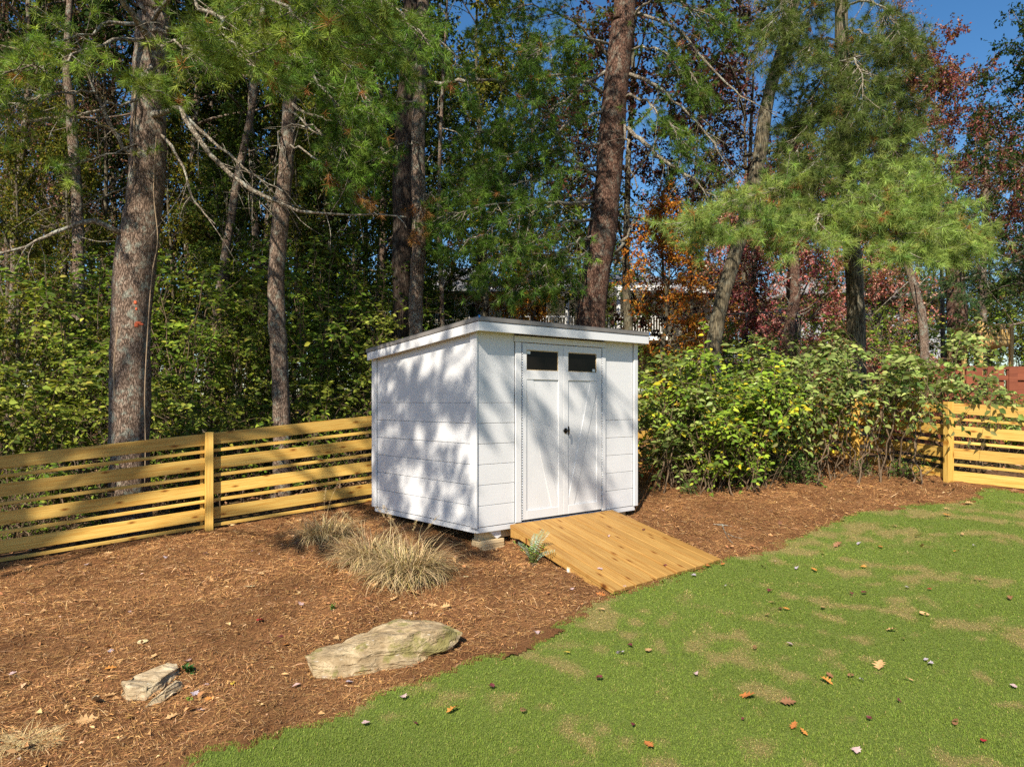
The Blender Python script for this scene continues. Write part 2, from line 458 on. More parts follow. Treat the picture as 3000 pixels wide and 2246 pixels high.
def floor_mat():
    m, n, l, p = new_mat("woodland floor")
    v = coords(n, l)
    a = N(n, "ShaderNodeTexNoise", Scale=18.0, Detail=8.0, Roughness=0.7); l.new(v, a.inputs["Vector"])
    b = N(n, "ShaderNodeTexNoise", Scale=0.7, Detail=3.0); l.new(v, b.inputs["Vector"])
    c = ramp(n, [(0.3, (0.06, 0.035, 0.02)), (0.55, (0.17, 0.095, 0.05)), (0.75, (0.30, 0.18, 0.10))]); l.new(a.outputs["Fac"], c.inputs[0])
    gcol = ramp(n, [(0.5, (0, 0, 0)), (0.7, (0.6, 0.6, 0.6))]); l.new(b.outputs["Fac"], gcol.inputs[0])
    l.new(mixc(n, l, gcol.outputs[0], c.outputs[0], (0.07, 0.085, 0.025)), p.inputs["Base Color"])
    p.inputs["Roughness"].default_value = 0.95; p.inputs["Specular IOR Level"].default_value = 0.1
    bump(n, l, a.outputs["Fac"], 0.8, 0.05, p.inputs["Normal"])
    return m

def mulch_mat():
    m, n, l, p = new_mat("shredded bark mulch")
    v = coords(n, l)
    big = N(n, "ShaderNodeTexNoise", Scale=2.2, Detail=4.0); l.new(v, big.inputs["Vector"])
    dv = n.new("ShaderNodeVectorMath"); dv.operation = 'MULTIPLY_ADD'
    w = N(n, "ShaderNodeTexNoise", Scale=9.0, Detail=2.0); l.new(v, w.inputs["Vector"])
    l.new(w.outputs["Color"], dv.inputs[0]); dv.inputs[1].default_value = (0.25, 0.25, 0.25); l.new(v, dv.inputs[2])
    mp = n.new("ShaderNodeMapping"); mp.inputs["Scale"].default_value = (1.0, 3.2, 1.0); mp.inputs["Rotation"].default_value = (0, 0, 0.5)
    l.new(dv.outputs[0], mp.inputs["Vector"])
    a = N(n, "ShaderNodeTexNoise", Scale=34.0, Detail=9.0, Roughness=0.75); l.new(mp.outputs[0], a.inputs["Vector"])
    c = ramp(n, [(0.28, (0.05, 0.024, 0.012)), (0.46, (0.28, 0.13, 0.052)), (0.60, (0.45, 0.225, 0.092)), (0.8, (0.62, 0.35, 0.165))]); l.new(a.outputs["Fac"], c.inputs[0])
    br = ramp(n, [(0.35, (0.66, 0.62, 0.60)), (0.65, (1.0, 1.0, 1.0))]); l.new(big.outputs["Fac"], br.inputs[0])
    l.new(mixc(n, l, 1.0, c.outputs[0], br.outputs[0], 'MULTIPLY'), p.inputs["Base Color"])
    p.inputs["Roughness"].default_value = 0.9; p.inputs["Specular IOR Level"].default_value = 0.15
    bump(n, l, a.outputs["Fac"], 1.0, 0.035, p.inputs["Normal"])
    return m

def turf_mat():
    m, n, l, p = new_mat("turf thatch and soil")
    v = coords(n, l)
    a = N(n, "ShaderNodeTexNoise", Scale=60.0, Detail=6.0, Roughness=0.75); l.new(v, a.inputs["Vector"])
    b = N(n, "ShaderNodeTexNoise", Scale=2.4, Detail=5.0, Roughness=0.65); l.new(v, b.inputs["Vector"])
    c = ramp(n, [(0.35, (0.10, 0.14, 0.028)), (0.7, (0.22, 0.28, 0.06))]); l.new(a.outputs["Fac"], c.inputs[0])
    d = ramp(n, [(0.35, (0.22, 0.14, 0.06)), (0.7, (0.46, 0.33, 0.16))]); l.new(a.outputs["Fac"], d.inputs[0])
    at = n.new("ShaderNodeAttribute"); at.attribute_name = "tint"          # where the turf itself has gone dormant
    l.new(mixc(n, l, at.outputs["Fac"], c.outputs[0], mixc(n, l, 0.6, c.outputs[0], d.outputs[0])), p.inputs["Base Color"])
    p.inputs["Roughness"].default_value = 0.95; p.inputs["Specular IOR Level"].default_value = 0.1
    bump(n, l, a.outputs["Fac"], 1.0, 0.02, p.inputs["Normal"])
    return m

xs = np.concatenate([np.linspace(-300, -26, 12), np.linspace(-24, 24, 97), np.linspace(26, 300, 12)])
ys = np.concatenate([np.linspace(-200, -12, 6), np.linspace(-10, 40, 101), np.linspace(43, 400, 14)])
ground = link("ground", grid_mesh("ground", xs, ys, lambda x, y: hgt(x, y) - 0.045), floor_mat())
tag(ground, "brown leaf strewn woodland ground reaching far behind the fences", None, None, "structure")

# lawn edge: photo pixels on the ground
EDGE_PX = [(552, 2243), (720, 2184), (860, 2146), (1000, 2107), (1090, 2062), (1290, 1990), (1380, 1949), (1480, 1913), (1580, 1872), (1706, 1795), (1790, 1757),
           (1950, 1706), (2118, 1648), (2188, 1628), (2245, 1608), (2320, 1580), (2394, 1551), (2474, 1523), (2571, 1500), (2685, 1486), (2782, 1480), (2845, 1466), (2874, 1443)]
EDGE = np.array([G(*q)[:2] for q in EDGE_PX])
EDGE = np.vstack([[(-4.2, 1.2), (-3.0, 2.9)], EDGE, [(6.05, 9.14), (6.6, 8.72), (8.5, 8.2), (13, 8.0)]])
rs = np.random.RandomState(3)
EDGE = catmull(EDGE, 260); EDGE += rs.normal(0, 0.016, EDGE.shape)
FAR = catmull([(-3.5, -5), (2, -4), (8, -2), (14, 2)], 260)
LAWN_POLY = np.vstack([EDGE, FAR[::-1]])
def lump(x, y, a=1.0): return a * (0.05 * (vnoise(x, y, 5, 0.9) - .5) + 0.035 * (vnoise(x, y, 6, 0.33) - .5) + 0.038 * (vnoise(x, y, 7, 0.11) - .5) + 0.02 * (vnoise(x, y, 9, 0.05) - .5))
def lawn_z(x, y): return hgt(x, y) + 0.030 + 0.018 * (vnoise(x, y, 8, 0.6) - .5)
STREAK = unit((G(2520, 2100) - G(2130, 1985))[:2])
def dry_mask(x, y):
    """tan, dormant streaks and patches, 0..1; streaks run with the mower across the lawn"""
    _d = STREAK; v = x * _d[0] + y * _d[1]; u = -x * _d[1] + y * _d[0]
    st = .6 * vnoise(u, v * 0.14, 41, 0.16) + .4 * vnoise(u, v * .22, 47, .34); pa = vnoise(x, y, 42, 0.55); fi = vnoise(x, y, 43, 0.11)
    near_edge = np.exp(-edge_dist(x, y) / 0.10)
    return np.clip((0.74 * st + 0.26 * pa + 0.50 * (fi - .5) - 0.60) * 5.0 + 0.65 * near_edge, 0, 1)
def edge_dist(x, y):
    out = np.empty(len(x)); e = EDGE[::3]
    for i in range(0, len(x), 40000):
        out[i:i + 40000] = np.sqrt(((np.stack([x[i:i + 40000], y[i:i + 40000]], -1)[:, None] - e[None]) ** 2).sum(-1).min(1))
    return out
def masked_grid(name, xs, ys, zf, keepf, colf=None):
    X, Y = np.meshgrid(xs, ys); nx = len(xs)
    ins = keepf(X.ravel(), Y.ravel())
    i = np.arange(nx - 1)[None, :] + np.arange(len(ys) - 1)[:, None] * nx
    Q = np.stack([i, i + 1, i + nx + 1, i + nx], -1).reshape(-1, 4); Q = Q[ins[Q].all(1)]
    us, inv = np.unique(Q, return_inverse=True); x, y = X.ravel()[us], Y.ravel()[us]
    c = None if colf is None else np.repeat(colf(x, y)[:, None], 3, 1)
    return mesh_np(name, np.stack([x, y, zf(x, y)], -1), [inv.reshape(-1, 4)], c, True)
lawn = link("lawn", masked_grid("lawn", np.arange(-4.5, 13.5, .055), np.arange(-4.5, 9.6, .055), lambda x, y: lawn_z(x, y) - .008, lambda x, y: in_poly(x, y, LAWN_POLY), dry_mask), turf_mat())
tag(lawn, "mown green lawn with tan dormant streaks in the foreground", None, None, "structure")

FENCE_A = [(-8.3, 6.05), (-5.62, 7.49), (-3.55, 8.6), (-1.45, 9.72), (0.62, 10.83), (2.7, 11.95), (4.7, 13.0)]
MULCH_POLY = np.vstack([EDGE[:-30], [(5.75, 9.6), (4.7, 13.0), (-1.45, 9.72), (-3.55, 8.6), (-8.3, 6.05), (-9, 2), (-5, 0.2)]])
_rocks = [(G(1120, 1930)[:2], .75), (G(440, 2040)[:2], .36), (G(490, 2050)[:2], .25), (G(280, 2062)[:2], .15)]
def mulch_z(x, y):
    x, y = np.asarray(x, dtype=float), np.asarray(y, dtype=float); k = np.ones_like(x)
    for (c, r) in _rocks: k = np.minimum(k, 1 - np.exp(-(((x - c[0]) ** 2 + (y - c[1]) ** 2) / r ** 2) ** 2))
    return hgt(x, y) + 0.006 + lump(x, y) * k - .012 * (1 - k)
xs = np.linspace(-9.5, 7.6, 560); ys = np.linspace(0.2, 13.4, 440)
X, Y = np.meshgrid(xs, ys)
ML = np.vstack([[(-9.5, 0.2)], [(-9.5, 5.6)], [(q[0] - 0.1, q[1] + 0.25) for q in FENCE_A], [(5.95, 9.75), (7.6, 8.4), (7.6, 0.2)]])
_c = EDGE + np.stack([np.gradient(EDGE[:, 1]), -np.gradient(EDGE[:, 0])], -1) / (np.linalg.norm(np.gradient(EDGE, axis=0), axis=1)[:, None] + 1e-9) * .16
inside = (in_poly(X.ravel(), Y.ravel(), ML) & ~in_poly(X.ravel(), Y.ravel(), np.vstack([_c[::4], FAR[::-4]]))).reshape(X.shape)
V = np.stack([X, Y, mulch_z(X, Y)], -1).reshape(-1, 3)
i = np.arange(559)[None, :] + np.arange(439)[:, None] * 560
Q = np.stack([i, i + 1, i + 561, i + 560], -1).reshape(-1, 4)
Q = Q[inside.ravel()[Q].all(1)]
us, inv = np.unique(Q, return_inverse=True)
mulch = link("mulch_bed", mesh_np("mulch_bed", V[us], [inv.reshape(-1, 4)], None, True), mulch_mat())
tag(mulch, "red brown bark mulch bed along the fence and under the shed", None, None, "structure")

# ------------------------------------------------------------------ pine straw and bark shreds on the mulch
rng = np.random.default_rng(11)
def scatter(n, x0, x1, y0, y1, poly, near=4.2, power=1.3, maxd=99):
    x = rng.uniform(x0, x1, n); y = rng.uniform(y0, y1, n)
    keep = (rng.random(n) < np.minimum(1, (near / np.maximum(y, .5)) ** power)) & (np.abs(x) < 0.85 * y + 0.8) & (y > 2.6) & (y < maxd)
    x, y = x[keep], y[keep]; k = in_poly(x, y, poly)
    return x[k], y[k]
x, y = scatter(950000, -8, 6, 2.6, 13, MULCH_POLY)
k = ~in_poly(x, y, LAWN_POLY); x, y = x[k], y[k]
n = len(x)
flow = (vnoise(x, y, 21, 0.35) + 0.5 * vnoise(x, y, 22, 0.12)) * 7.0
ang = flow + rng.normal(0, 0.95, n)
L = rng.gamma(3.0, 0.018, n).clip(0.012, 0.13); W = rng.uniform(0.0006, 0.0012, n) * (y / 4.5).clip(1, 1.8)
chip = rng.random(n) < 0.06; L[chip] = rng.uniform(0.012, 0.04, chip.sum()); W[chip] = rng.uniform(0.002, 0.006, chip.sum())
tilt = rng.normal(0.05, 0.22, n)
d = np.stack([np.cos(ang) * np.cos(tilt), np.sin(ang) * np.cos(tilt), np.sin(tilt)], -1)
s = np.stack([-np.sin(ang), np.cos(ang), rng.normal(0, .35, n)], -1)
p = np.stack([x, y, mulch_z(x, y) + rng.uniform(0.002, 0.02, n)], -1)
mid = p + d * (L * .5)[:, None] + s * (rng.normal(0, 0.035, n) * L)[:, None]
end = p + d * L[:, None]; end[:, 2] = np.maximum(end[:, 2] - 0.01, mulch_z(end[:, 0], end[:, 1]) + 0.001)
w = s * W[:, None]
V = np.stack([p - w, p + w, mid + w, mid - w, end], 1).reshape(-1, 3); b = np.arange(n)[:, None] * 5
patch = np.clip(vnoise(x, y, 31, 0.5) * 1.3 - .1, 0, 1)[:, None]
cc = pick(rng, [(0.47, 0.245, 0.088, 4), (0.58, 0.325, 0.122, 2.8), (0.36, 0.168, 0.066, 3.2), (0.74, 0.47, 0.24, 1.0), (0.17, 0.08, 0.038, 1.6)], n, 0.25) * (0.62 + 0.55 * patch)
straw = link("pine_straw", mesh_np("pine_straw", V, [b + np.array([[0, 1, 2, 3]]), b + np.array([[3, 2, 4]])], np.repeat(cc, 5, 0)), M['straw'], mulch)
straw["kind"] = "stuff"

# torn leaf scraps and bark flakes lying loose in the mulch
x, y = scatter(5200, -8, 6, 2.6, 13, MULCH_POLY, 4.6, 1.0)
k = ~in_poly(x, y, LAWN_POLY); x, y = x[k], y[k]; n = len(x); a = rng.uniform(0, 6.28, n)
g = Geo(); L = rng.gamma(3, .013, n).clip(.012, .075)
leaves(g, np.stack([x, y, mulch_z(x, y) + rng.uniform(.004, .02, n)], -1), np.stack([np.cos(a), np.sin(a), rng.normal(.15, .3, n)], -1), np.stack([rng.normal(0, .5, n), rng.normal(0, .5, n), np.ones(n)], -1), L, L * rng.uniform(.2, .7, n),
       pick(rng, [(0.52, 0.30, 0.13, 4), (0.62, 0.41, 0.20, 2), (0.36, 0.17, 0.07, 3), (0.20, 0.09, 0.05, 1.5), (.55, .38, .30, .5)], n, .2), fold=.3)
o = link("leaf_scraps", g.mesh("leaf_scraps"), M['litter'], mulch); o["kind"] = "stuff"

# ------------------------------------------------------------------ turf blades
x, y = scatter(2300000, -4.5, 9.5, 2.9, 10, LAWN_POLY, 4.2, 1.8)
n = len(x); dry = dry_mask(x, y)
keep = rng.random(n) > 0.15 * dry; x, y, dry = x[keep], y[keep], dry[keep]; n = len(x)
far = (y / 4.5).clip(1, 2.2)
hgtb = rng.uniform(0.005, 0.015, n) * (1 - 0.45 * dry) * (0.8 + 0.4 * vnoise(x, y, 45, 0.25)); wd = rng.uniform(0.0012, 0.0024, n) * far
az = rng.uniform(0, 2 * np.pi, n); le = rng.uniform(0.2, 1.1, n) * (1 + dry)
z = lawn_z(x, y) - 0.003
top = np.stack([x + np.cos(az) * hgtb * le, y + np.sin(az) * hgtb * le, z + hgtb], -1)
sx, sy = -np.sin(az) * wd, np.cos(az) * wd
V = np.stack([np.stack([x - sx, y - sy, z], -1), np.stack([x + sx, y + sy, z], -1), top], 1).reshape(-1, 3)
green = pick(rng, [(0.185, 0.255, 0.038, 4), (0.215, 0.285, 0.048, 3), (0.150, 0.21, 0.032, 2), (0.28, 0.32, 0.08, 1.6)], n, 0.2)
green *= (0.85 + 0.3 * vnoise(x, y, 46, 0.8))[:, None]
tan = pick(rng, [(0.46, 0.36, 0.14, 3), (0.56, 0.43, 0.19, 2), (0.34, 0.29, 0.09, 2)], n, 0.2)
isdry = (rng.random(n) < 0.012 + 0.72 * dry)[:, None]
cc = np.where(isdry, tan, green)
turf = link("grass_blades", mesh_np("grass_blades", V, [np.arange(3 * n).reshape(-1, 3)], np.repeat(cc, 3, 0)), M['grass'], lawn)
turf["kind"] = "stuff"

# ------------------------------------------------------------------ leaf litter on the woodland floor
n = 26000
x = rng.uniform(-14, 14, n); y = rng.uniform(7, 24, n)
fx = np.array([q[0] for q in FENCE_A] + [5.75, 7.5]); fy = np.array([q[1] for q in FENCE_A] + [9.7, 8.7])
lim = np.interp(x, [-14, -8.3, -5.62, -3.55, -1.45, 0.62, 2.7, 4.6, 4.7, 5.7, 7.5, 14], [3.2, 6.05, 7.49, 8.6, 9.72, 10.83, 11.95, 12.9, 13.0, 9.7, 8.7, 8.5])
k = y > lim + 0.1; x, y = x[k], y[k]; n = len(x); a = rng.uniform(0, 6.28, n)
g = Geo()
leaves(g, np.stack([x, y, hgt(x, y) - 0.04 + rng.uniform(0.0, 0.03, n)], -1), np.stack([np.cos(a), np.sin(a), rng.normal(0.1, 0.25, n)], -1),
       np.stack([rng.normal(0, .35, n), rng.normal(0, .35, n), np.ones(n)], -1), rng.uniform(0.05, 0.11, n), rng.uniform(0.03, 0.06, n),
       pick(rng, [(0.26, 0.13, 0.06, 3), (0.36, 0.20, 0.10, 2), (0.15, 0.08, 0.04, 2), (0.42, 0.27, 0.15, 1)], n, 0.25), fold=0.25)
o = link("leaf_litter", g.mesh("leaf_litter"), M['litter'], ground); o["kind"] = "stuff"
# ------------------------------------------------------------------ the shed (local x along the front, y to the back, z up from the eye datum)
YAW = math.atan2(0.652, 0.758)
shed = empty("garden_shed", (-0.347, 7.17, CAMZ), YAW)
tag(shed, "small white painted wooden garden shed with double doors and lean-to roof", "shed")
SW, SD = 2.42, 1.987
Zb, Zd0, Zd1 = -1.238, -1.225, 0.602
grooves = [-1.032 + 0.2034 * k for k in range(6)]
def ztop(y): return 0.700 - 0.094 * y               # underside of the roof deck
W_ = M['white']
# core that closes the box behind the siding, coloured dark for the unlit inside
bm = bmesh.new()
x0, x1, y0, y1 = 0.03, SW - 0.03, 0.03, SD - 0.03
vs = [bm.verts.new(c) for c in ((x0, y0, Zb), (x1, y0, Zb), (x1, y1, Zb), (x0, y1, Zb), (x0, y0, ztop(y0) - .01), (x1, y0, ztop(y0) - .01), (x1, y1, ztop(y1) - .01), (x0, y1, ztop(y1) - .01))]
for f in ((3, 2, 1, 0), (4, 5, 6, 7), (1, 2, 6, 5), (2, 3, 7, 6), (3, 0, 4, 7), (0, 1, 5, 4)): bm.faces.new([vs[i] for i in f])
me = bpy.data.meshes.new("dark_core"); bm.to_mesh(me); bm.free()
link("dark_core", me, M['dark_inside'], shed)

rows = [Zb] + grooves
def siding_front(u0, u1, top, skip_top_groove=False):
    rr = rows[:-1] if skip_top_groove else rows
    for k in range(len(rr)):
        z0 = rr[k] + (0.0022 if k else 0); z1 = rr[k + 1] - 0.0022 if k + 1 < len(rr) else top
        if k + 1 == len(rows) - 0 and not skip_top_groove: z0 -= 0.0018
        box("siding_board", u0, u1, 0.008, 0.026, z0, z1, W_, shed, 0.0025)
    box("siding_backing", u0, u1, 0.0265, 0.0295, Zb + .01, top - .005, W_, shed, 0)
siding_front(0.021, 0.497, ztop(0) - 0.002)
siding_front(1.862, SW - 0.062, ztop(0) - 0.002, True)
# left wall: boards are prisms so the top one follows the roof slope
def side_poly(x_out, x_in, poly, name):
    """polygon in y-z extruded in x"""
    bm = bmesh.new()
    f = bm.faces.new([bm.verts.new((x_out, a, b)) for a, b in poly])
    r = bmesh.ops.extrude_face_region(bm, geom=[f])
    bmesh.ops.translate(bm, vec=(x_in - x_out, 0, 0), verts=[v for v in r["geom"] if isinstance(v, bmesh.types.BMVert)])
    bmesh.ops.recalc_face_normals(bm, faces=bm.faces[:])
    bmesh.ops.bevel(bm, geom=bm.edges[:], offset=0.0025, segments=1, affect='EDGES')
    # swing the piece so its own x runs along the wall: the embossed grain follows it
    cen = Vector(((x_out + x_in) / 2, sum(a for a, b in poly) / len(poly), sum(b for a, b in poly) / len(poly)))
    rot = Matrix.Rotation(R(90), 4, 'Z')
    bm.transform(rot.inverted() @ Matrix.Translation(-cen))
    me = bpy.data.meshes.new(name); bm.to_mesh(me); bm.free()
    o = link(name, me, W_, shed); o.matrix_local = Matrix.Translation(cen) @ rot
    return o
for xo, xi in ((0.008, 0.026), (SW - 0.026, SW - 0.008)):
    for k in range(len(rows)):
        z0 = rows[k] + (0.0022 if k else 0) - (0.0018 if k == 6 else 0)
        ya, yb = 0.09, SD - 0.085
        if k < 6: pts = [(ya, z0), (yb, z0), (yb, rows[k + 1] - 0.0022), (ya, rows[k + 1] - 0.0022)]
        else: pts = [(ya, z0), (yb, z0), (yb, ztop(yb) - 0.003), (ya, ztop(ya) - 0.003)]
        side_poly(xo, xi, pts, "siding_board")
box("siding_backing", 0.0265, 0.0295, 0.05, SD - 0.05, Zb + .01, ztop(SD) - .02, W_, shed, 0)
box("back_wall", 0.05, SW - 0.05, SD - 0.028, SD - 0.006, Zb, ztop(SD) - .01, W_, shed, 0.002)
# trim
side_poly(-0.012, 0.007, [(-0.010, Zb - .004), (0.088, Zb - .004), (0.088, ztop(.088) - .004), (-0.010, ztop(0) - .004)], "corner_board")
side_poly(-0.012, 0.007, [(SD - .083, Zb - .004), (SD + .012, Zb - .004), (SD + .012, ztop(SD) - .006), (SD - .083, ztop(SD - .083) - .004)], "corner_board")
def vtrim(name, u0, u1, v0, v1, z0, z1, mat=W_):
    """upright trim whose own x runs up, so the grain does too"""
    o = link(name, box_mesh(name, z1 - z0, u1 - u0, v1 - v0, 0.003), mat, shed)
    o.matrix_local = Matrix.Translation(((u0 + u1) / 2, (v0 + v1) / 2, (z0 + z1) / 2)) @ Matrix(((0, 1, 0, 0), (0, 0, 1, 0), (1, 0, 0, 0), (0, 0, 0, 1)))
    return o
vtrim("corner_board", SW - 0.060, SW + 0.010, -0.010, 0.007, Zb - .004, ztop(0) - .004)
vtrim("door_casing", 0.499, 0.578, -0.012, 0.007, Zb - 0.002, 0.606)
vtrim("door_casing", 1.800, 1.860, -0.012, 0.007, Zb - 0.002, 0.606)
box("header_trim", 0.488, 1.868, -0.014, 0.007, 0.609, 0.672, W_, shed)
# skirt boards, set back under the siding
box("skirt_board", 0.020, SW - 0.02, 0.012, 0.045, -1.297, Zb - .007, W_, shed)
side_poly(0.012, 0.045, [(0.046, -1.297), (SD - .02, -1.297), (SD - .02, Zb - .007), (0.046, Zb - .007)], "skirt_board")
box("skirt_board", 0.046, SW - 0.046, SD - .05, SD - .02, -1.297, Zb - .007, W_, shed)
# skid with a cut end showing below the skirt, floor joists
prism("skid_end", [(0.345, -1.299), (0.355, -1.36), (0.30, -1.385), (0.20, -1.299)], 0.047, 0.085, W_, shed, 0.002)
box("skid", 0.10, SW - .1, 0.087, 0.17, -1.385, -1.299, M['block'], shed)
box("skid", 0.10, SW - .1, SD - .22, SD - .13, -1.385, -1.299, M['block'], shed)
# roof
OV_F, OV_S, OV_B = 0.125, 0.072, 0.012
def roof_pt(x, y, dz): return (x, y, ztop(y) + dz)
def roof_slab(name, x0, x1, y0, y1, d0, d1, mat):
    bm = bmesh.new()
    c = [roof_pt(x, y, d) for d in (d0, d1) for x, y in ((x0, y0), (x1, y0), (x1, y1), (x0, y1))]
    vs = [bm.verts.new(q) for q in c]
    for f in ((3, 2, 1, 0), (4, 5, 6, 7), (0, 1, 5, 4), (1, 2, 6, 5), (2, 3, 7, 6), (3, 0, 4, 7)): bm.faces.new([vs[i] for i in f])
    bmesh.ops.bevel(bm, geom=bm.edges[:], offset=0.002, segments=1, affect='EDGES')
    me = bpy.data.meshes.new(name); bm.to_mesh(me); bm.free()
    return link(name, me, mat, shed)
xl, xr, yf, yb = -OV_S, SW + OV_S, -OV_F, SD + OV_B
roof_slab("roof_deck", xl + .021, xr - .021, yf + .021, yb - .002, 0.0, 0.055, W_)
roof_slab("roofing", xl - .004, xr + .004, yf - .004, yb + .02, 0.099, 0.106, M['roofing'])
roof_slab("roof_sheathing", xl + .022, xr - .022, yf + .022, yb - .004, 0.056, 0.098, M['gap_sheathing'])
box("fascia_board", xl, xr, yf, yf + .019, 0.677, 0.768, W_, shed)
# side fascias follow the slope
for xa, xb in ((xl, xl + .019), (xr - .019, xr)):
    ya = yf + .0205
    side_poly(xa, xb, [(ya, ztop(ya) - 0.034), (yb, ztop(yb) - 0.034), (yb, ztop(yb) + .056), (ya, ztop(ya) + .056)], "fascia_board")
roof_slab("drip_edge", xl - .006, xr + .006, yf - .008, yf + .018, 0.060, 0.0985, M['drip'])
roof_slab("drip_edge", xl - .007, xl + .018, yf + .0185, yb + .018, 0.0600, 0.0985, M['drip'])
roof_slab("drip_edge", xr - .018, xr + .007, yf + .0185, yb + .018, 0.0600, 0.0985, M['drip'])
roof_slab("corner_film", xl - .009, xl + .012, yf - .011, yf - .0083, 0.086, 0.112, M['tape'])["label"] = "scrap of blue film at the roof's corner"
roof_slab("corner_film", xr - .004, xr + .0095, yf - .011, yf - .0083, 0.066, 0.104, M['tape'])
# doors
def door(u0, u1, flip):
    d = empty("door"); d.parent = shed
    w0, w1, z_w0, z_w1 = u0 + .062, u1 - .072, 0.320, 0.532
    if flip: w0, w1 = u0 + .072, u1 - .080
    yo, yi, yp = -0.008, 0.011, 0.004
    def up(name, a, b, z0, z1, y0=yo, y1=yi):
        o = vtrim(name, a, b, y0, y1, z0, z1); o.parent = d; return o
    def flat(name, a, b, z0, z1, y0=yo, y1=yi, mat=W_): return box(name, a, b, y0, y1, z0, z1, mat, d, 0.0025)
    up("stile", u0, w0, Zd0, Zd1); up("stile", w1, u1, Zd0, Zd1)
    flat("rail", w0 + .0008, w1 - .0008, z_w1, Zd1); flat("rail", w0 + .0008, w1 - .0008, 0.226, z_w0); flat("rail", w0 + .0008, w1 - .0008, Zd0, -1.130)
    o = up("panel", w0 + .0005, w1 - .0005, -1.1295, 0.2255, yp, yi + .008)
    a, b, zt, zb = w0 + .001, w1 - .001, 0.2255, -1.1295
    poly = [(a, zt), (a + .095, zt), (b, zb + .045), (b, zb), (b - .095, zb), (a, zt - .118)]
    if flip: poly = [(a + b - x, z) for x, z in poly][::-1]
    prism("brace", poly, -0.0025, yp - .0006, W_, d, 0.0012)
    win = flat("window_frame", w0 + .0005, w1 - .0005, z_w0 + .0005, z_w0 + .008, -0.003, yi, M['block'])
    for nm, q in (("frame_bead", (w0 + .0005, w1 - .0005, z_w1 - .008, z_w1 - .0005)), ("frame_bead", (w0 + .0005, w0 + .007, z_w0 + .0085, z_w1 - .0085)), ("frame_bead", (w1 - .007, w1 - .0005, z_w0 + .0085, z_w1 - .0085))):
        b_ = box(nm, q[0] - (w0 + w1) / 2, q[1] - (w0 + w1) / 2, -0.003 - .004, yi - .004, q[2] - (z_w0 + .00425), q[3] - (z_w0 + .00425), M['block'], win, 0.001)
    flat("pane", w0 + .006, w1 - .006, z_w0 + .007, z_w1 - .007, 0.0045, 0.0085, M['glass'])
    if flip: flat("sticker", w1 - .062, w1 - .022, z_w0 + .012, z_w0 + .040, 0.0032, 0.0040, M['paper'])
    else: flat("sticker", w0 + .008, w0 + .058, z_w1 - .042, z_w1 - .010, 0.0032, 0.0040, M['paper'])
    # continuous hinge along the outer edge: knuckles
    hx = u1 + .0018 if flip else u0 - .0055
    g = Geo()
    z = Zd0 + .02
    while z < Zd1 - .03:
        tube(g, [(hx + .002, -0.012, z), (hx + .002, -0.012, z + .026)], 0.0034, 6); z += .0272
    link("hinge", g.mesh("hinge", True, False), M['steel'], d)
    return d
d1 = door(0.590, 1.184, False); d2 = door(1.188, 1.794, True)
vtrim("door_gap_shade", 1.1845, 1.1878, -0.004, 0.010, Zd0, Zd1, M['gap_sheathing'])  # dark strip coloured as the shade in the gap between the doors
# handle: round rose, spindle and an upright lever
hnd = empty("door_handle"); hnd.parent = d2
hu, hz = 1.214, -0.318
g = Geo(); tube(g, [(hu, -0.008, hz), (hu, -0.016, hz), (hu, -0.020, hz)], [0.029, 0.029, 0.024], 20)
link("rose", g.mesh("rose", False, False), M['dark_metal'], hnd)
g = Geo(); tube(g, [(hu, -0.018, hz), (hu, -0.056, hz)], [0.011, 0.009], 12); link("spindle", g.mesh("spindle", True, False), M['dark_metal'], hnd)
g = Geo(); tube(g, catmull([(hu, -0.056, hz - .048), (hu, -0.062, hz - .02), (hu, -0.060, hz + .02), (hu, -0.054, hz + .050)], 9), [0.005, 0.008, .009, .0095, .010, .0095, .009, .007, .005], 10)
link("lever", g.mesh("lever", True, False), M['dark_metal'], hnd)
g = Geo(); tube(g, [(hu, -0.068, hz), (hu, -0.0715, hz)], 0.0045, 10); link("lock_core", g.mesh("lock_core", False, False), M['brass'], hnd)

# support blocks under the corners: short boards laid flat, one on another
def pile(u, v, label):
    base = shed.matrix_basis @ Vector((u, v, 0))
    gz = H(base.x, base.y) - 0.05
    top = CAMZ - 1.299 - (0.0865 if v < 1 else 0.0865)
    e = empty("support_stack", (base.x, base.y, gz), YAW)
    tag(e, label, "support", "lumber supports under the shed")
    t, z, k = 0.038, top - gz, 0
    while z > 0.002:
        z0 = max(0.0, z - t)
        box("block", -0.13 - .006 * (k % 2), 0.13 + .005 * (k % 3), -0.10 + .004 * (k % 2), 0.10, z0 + .001, z, M['block'], e, 0.003)
        z = z0; k += 1
    return e
pile(0.25, 0.13, "pile of short pale boards propping the shed's near front corner")
pile(SW - 0.25, 0.13, "pile of short boards propping the shed beneath its right door post")
pile(0.25, SD - .18, "pile of short boards propping the shed's rear corner by the fence")

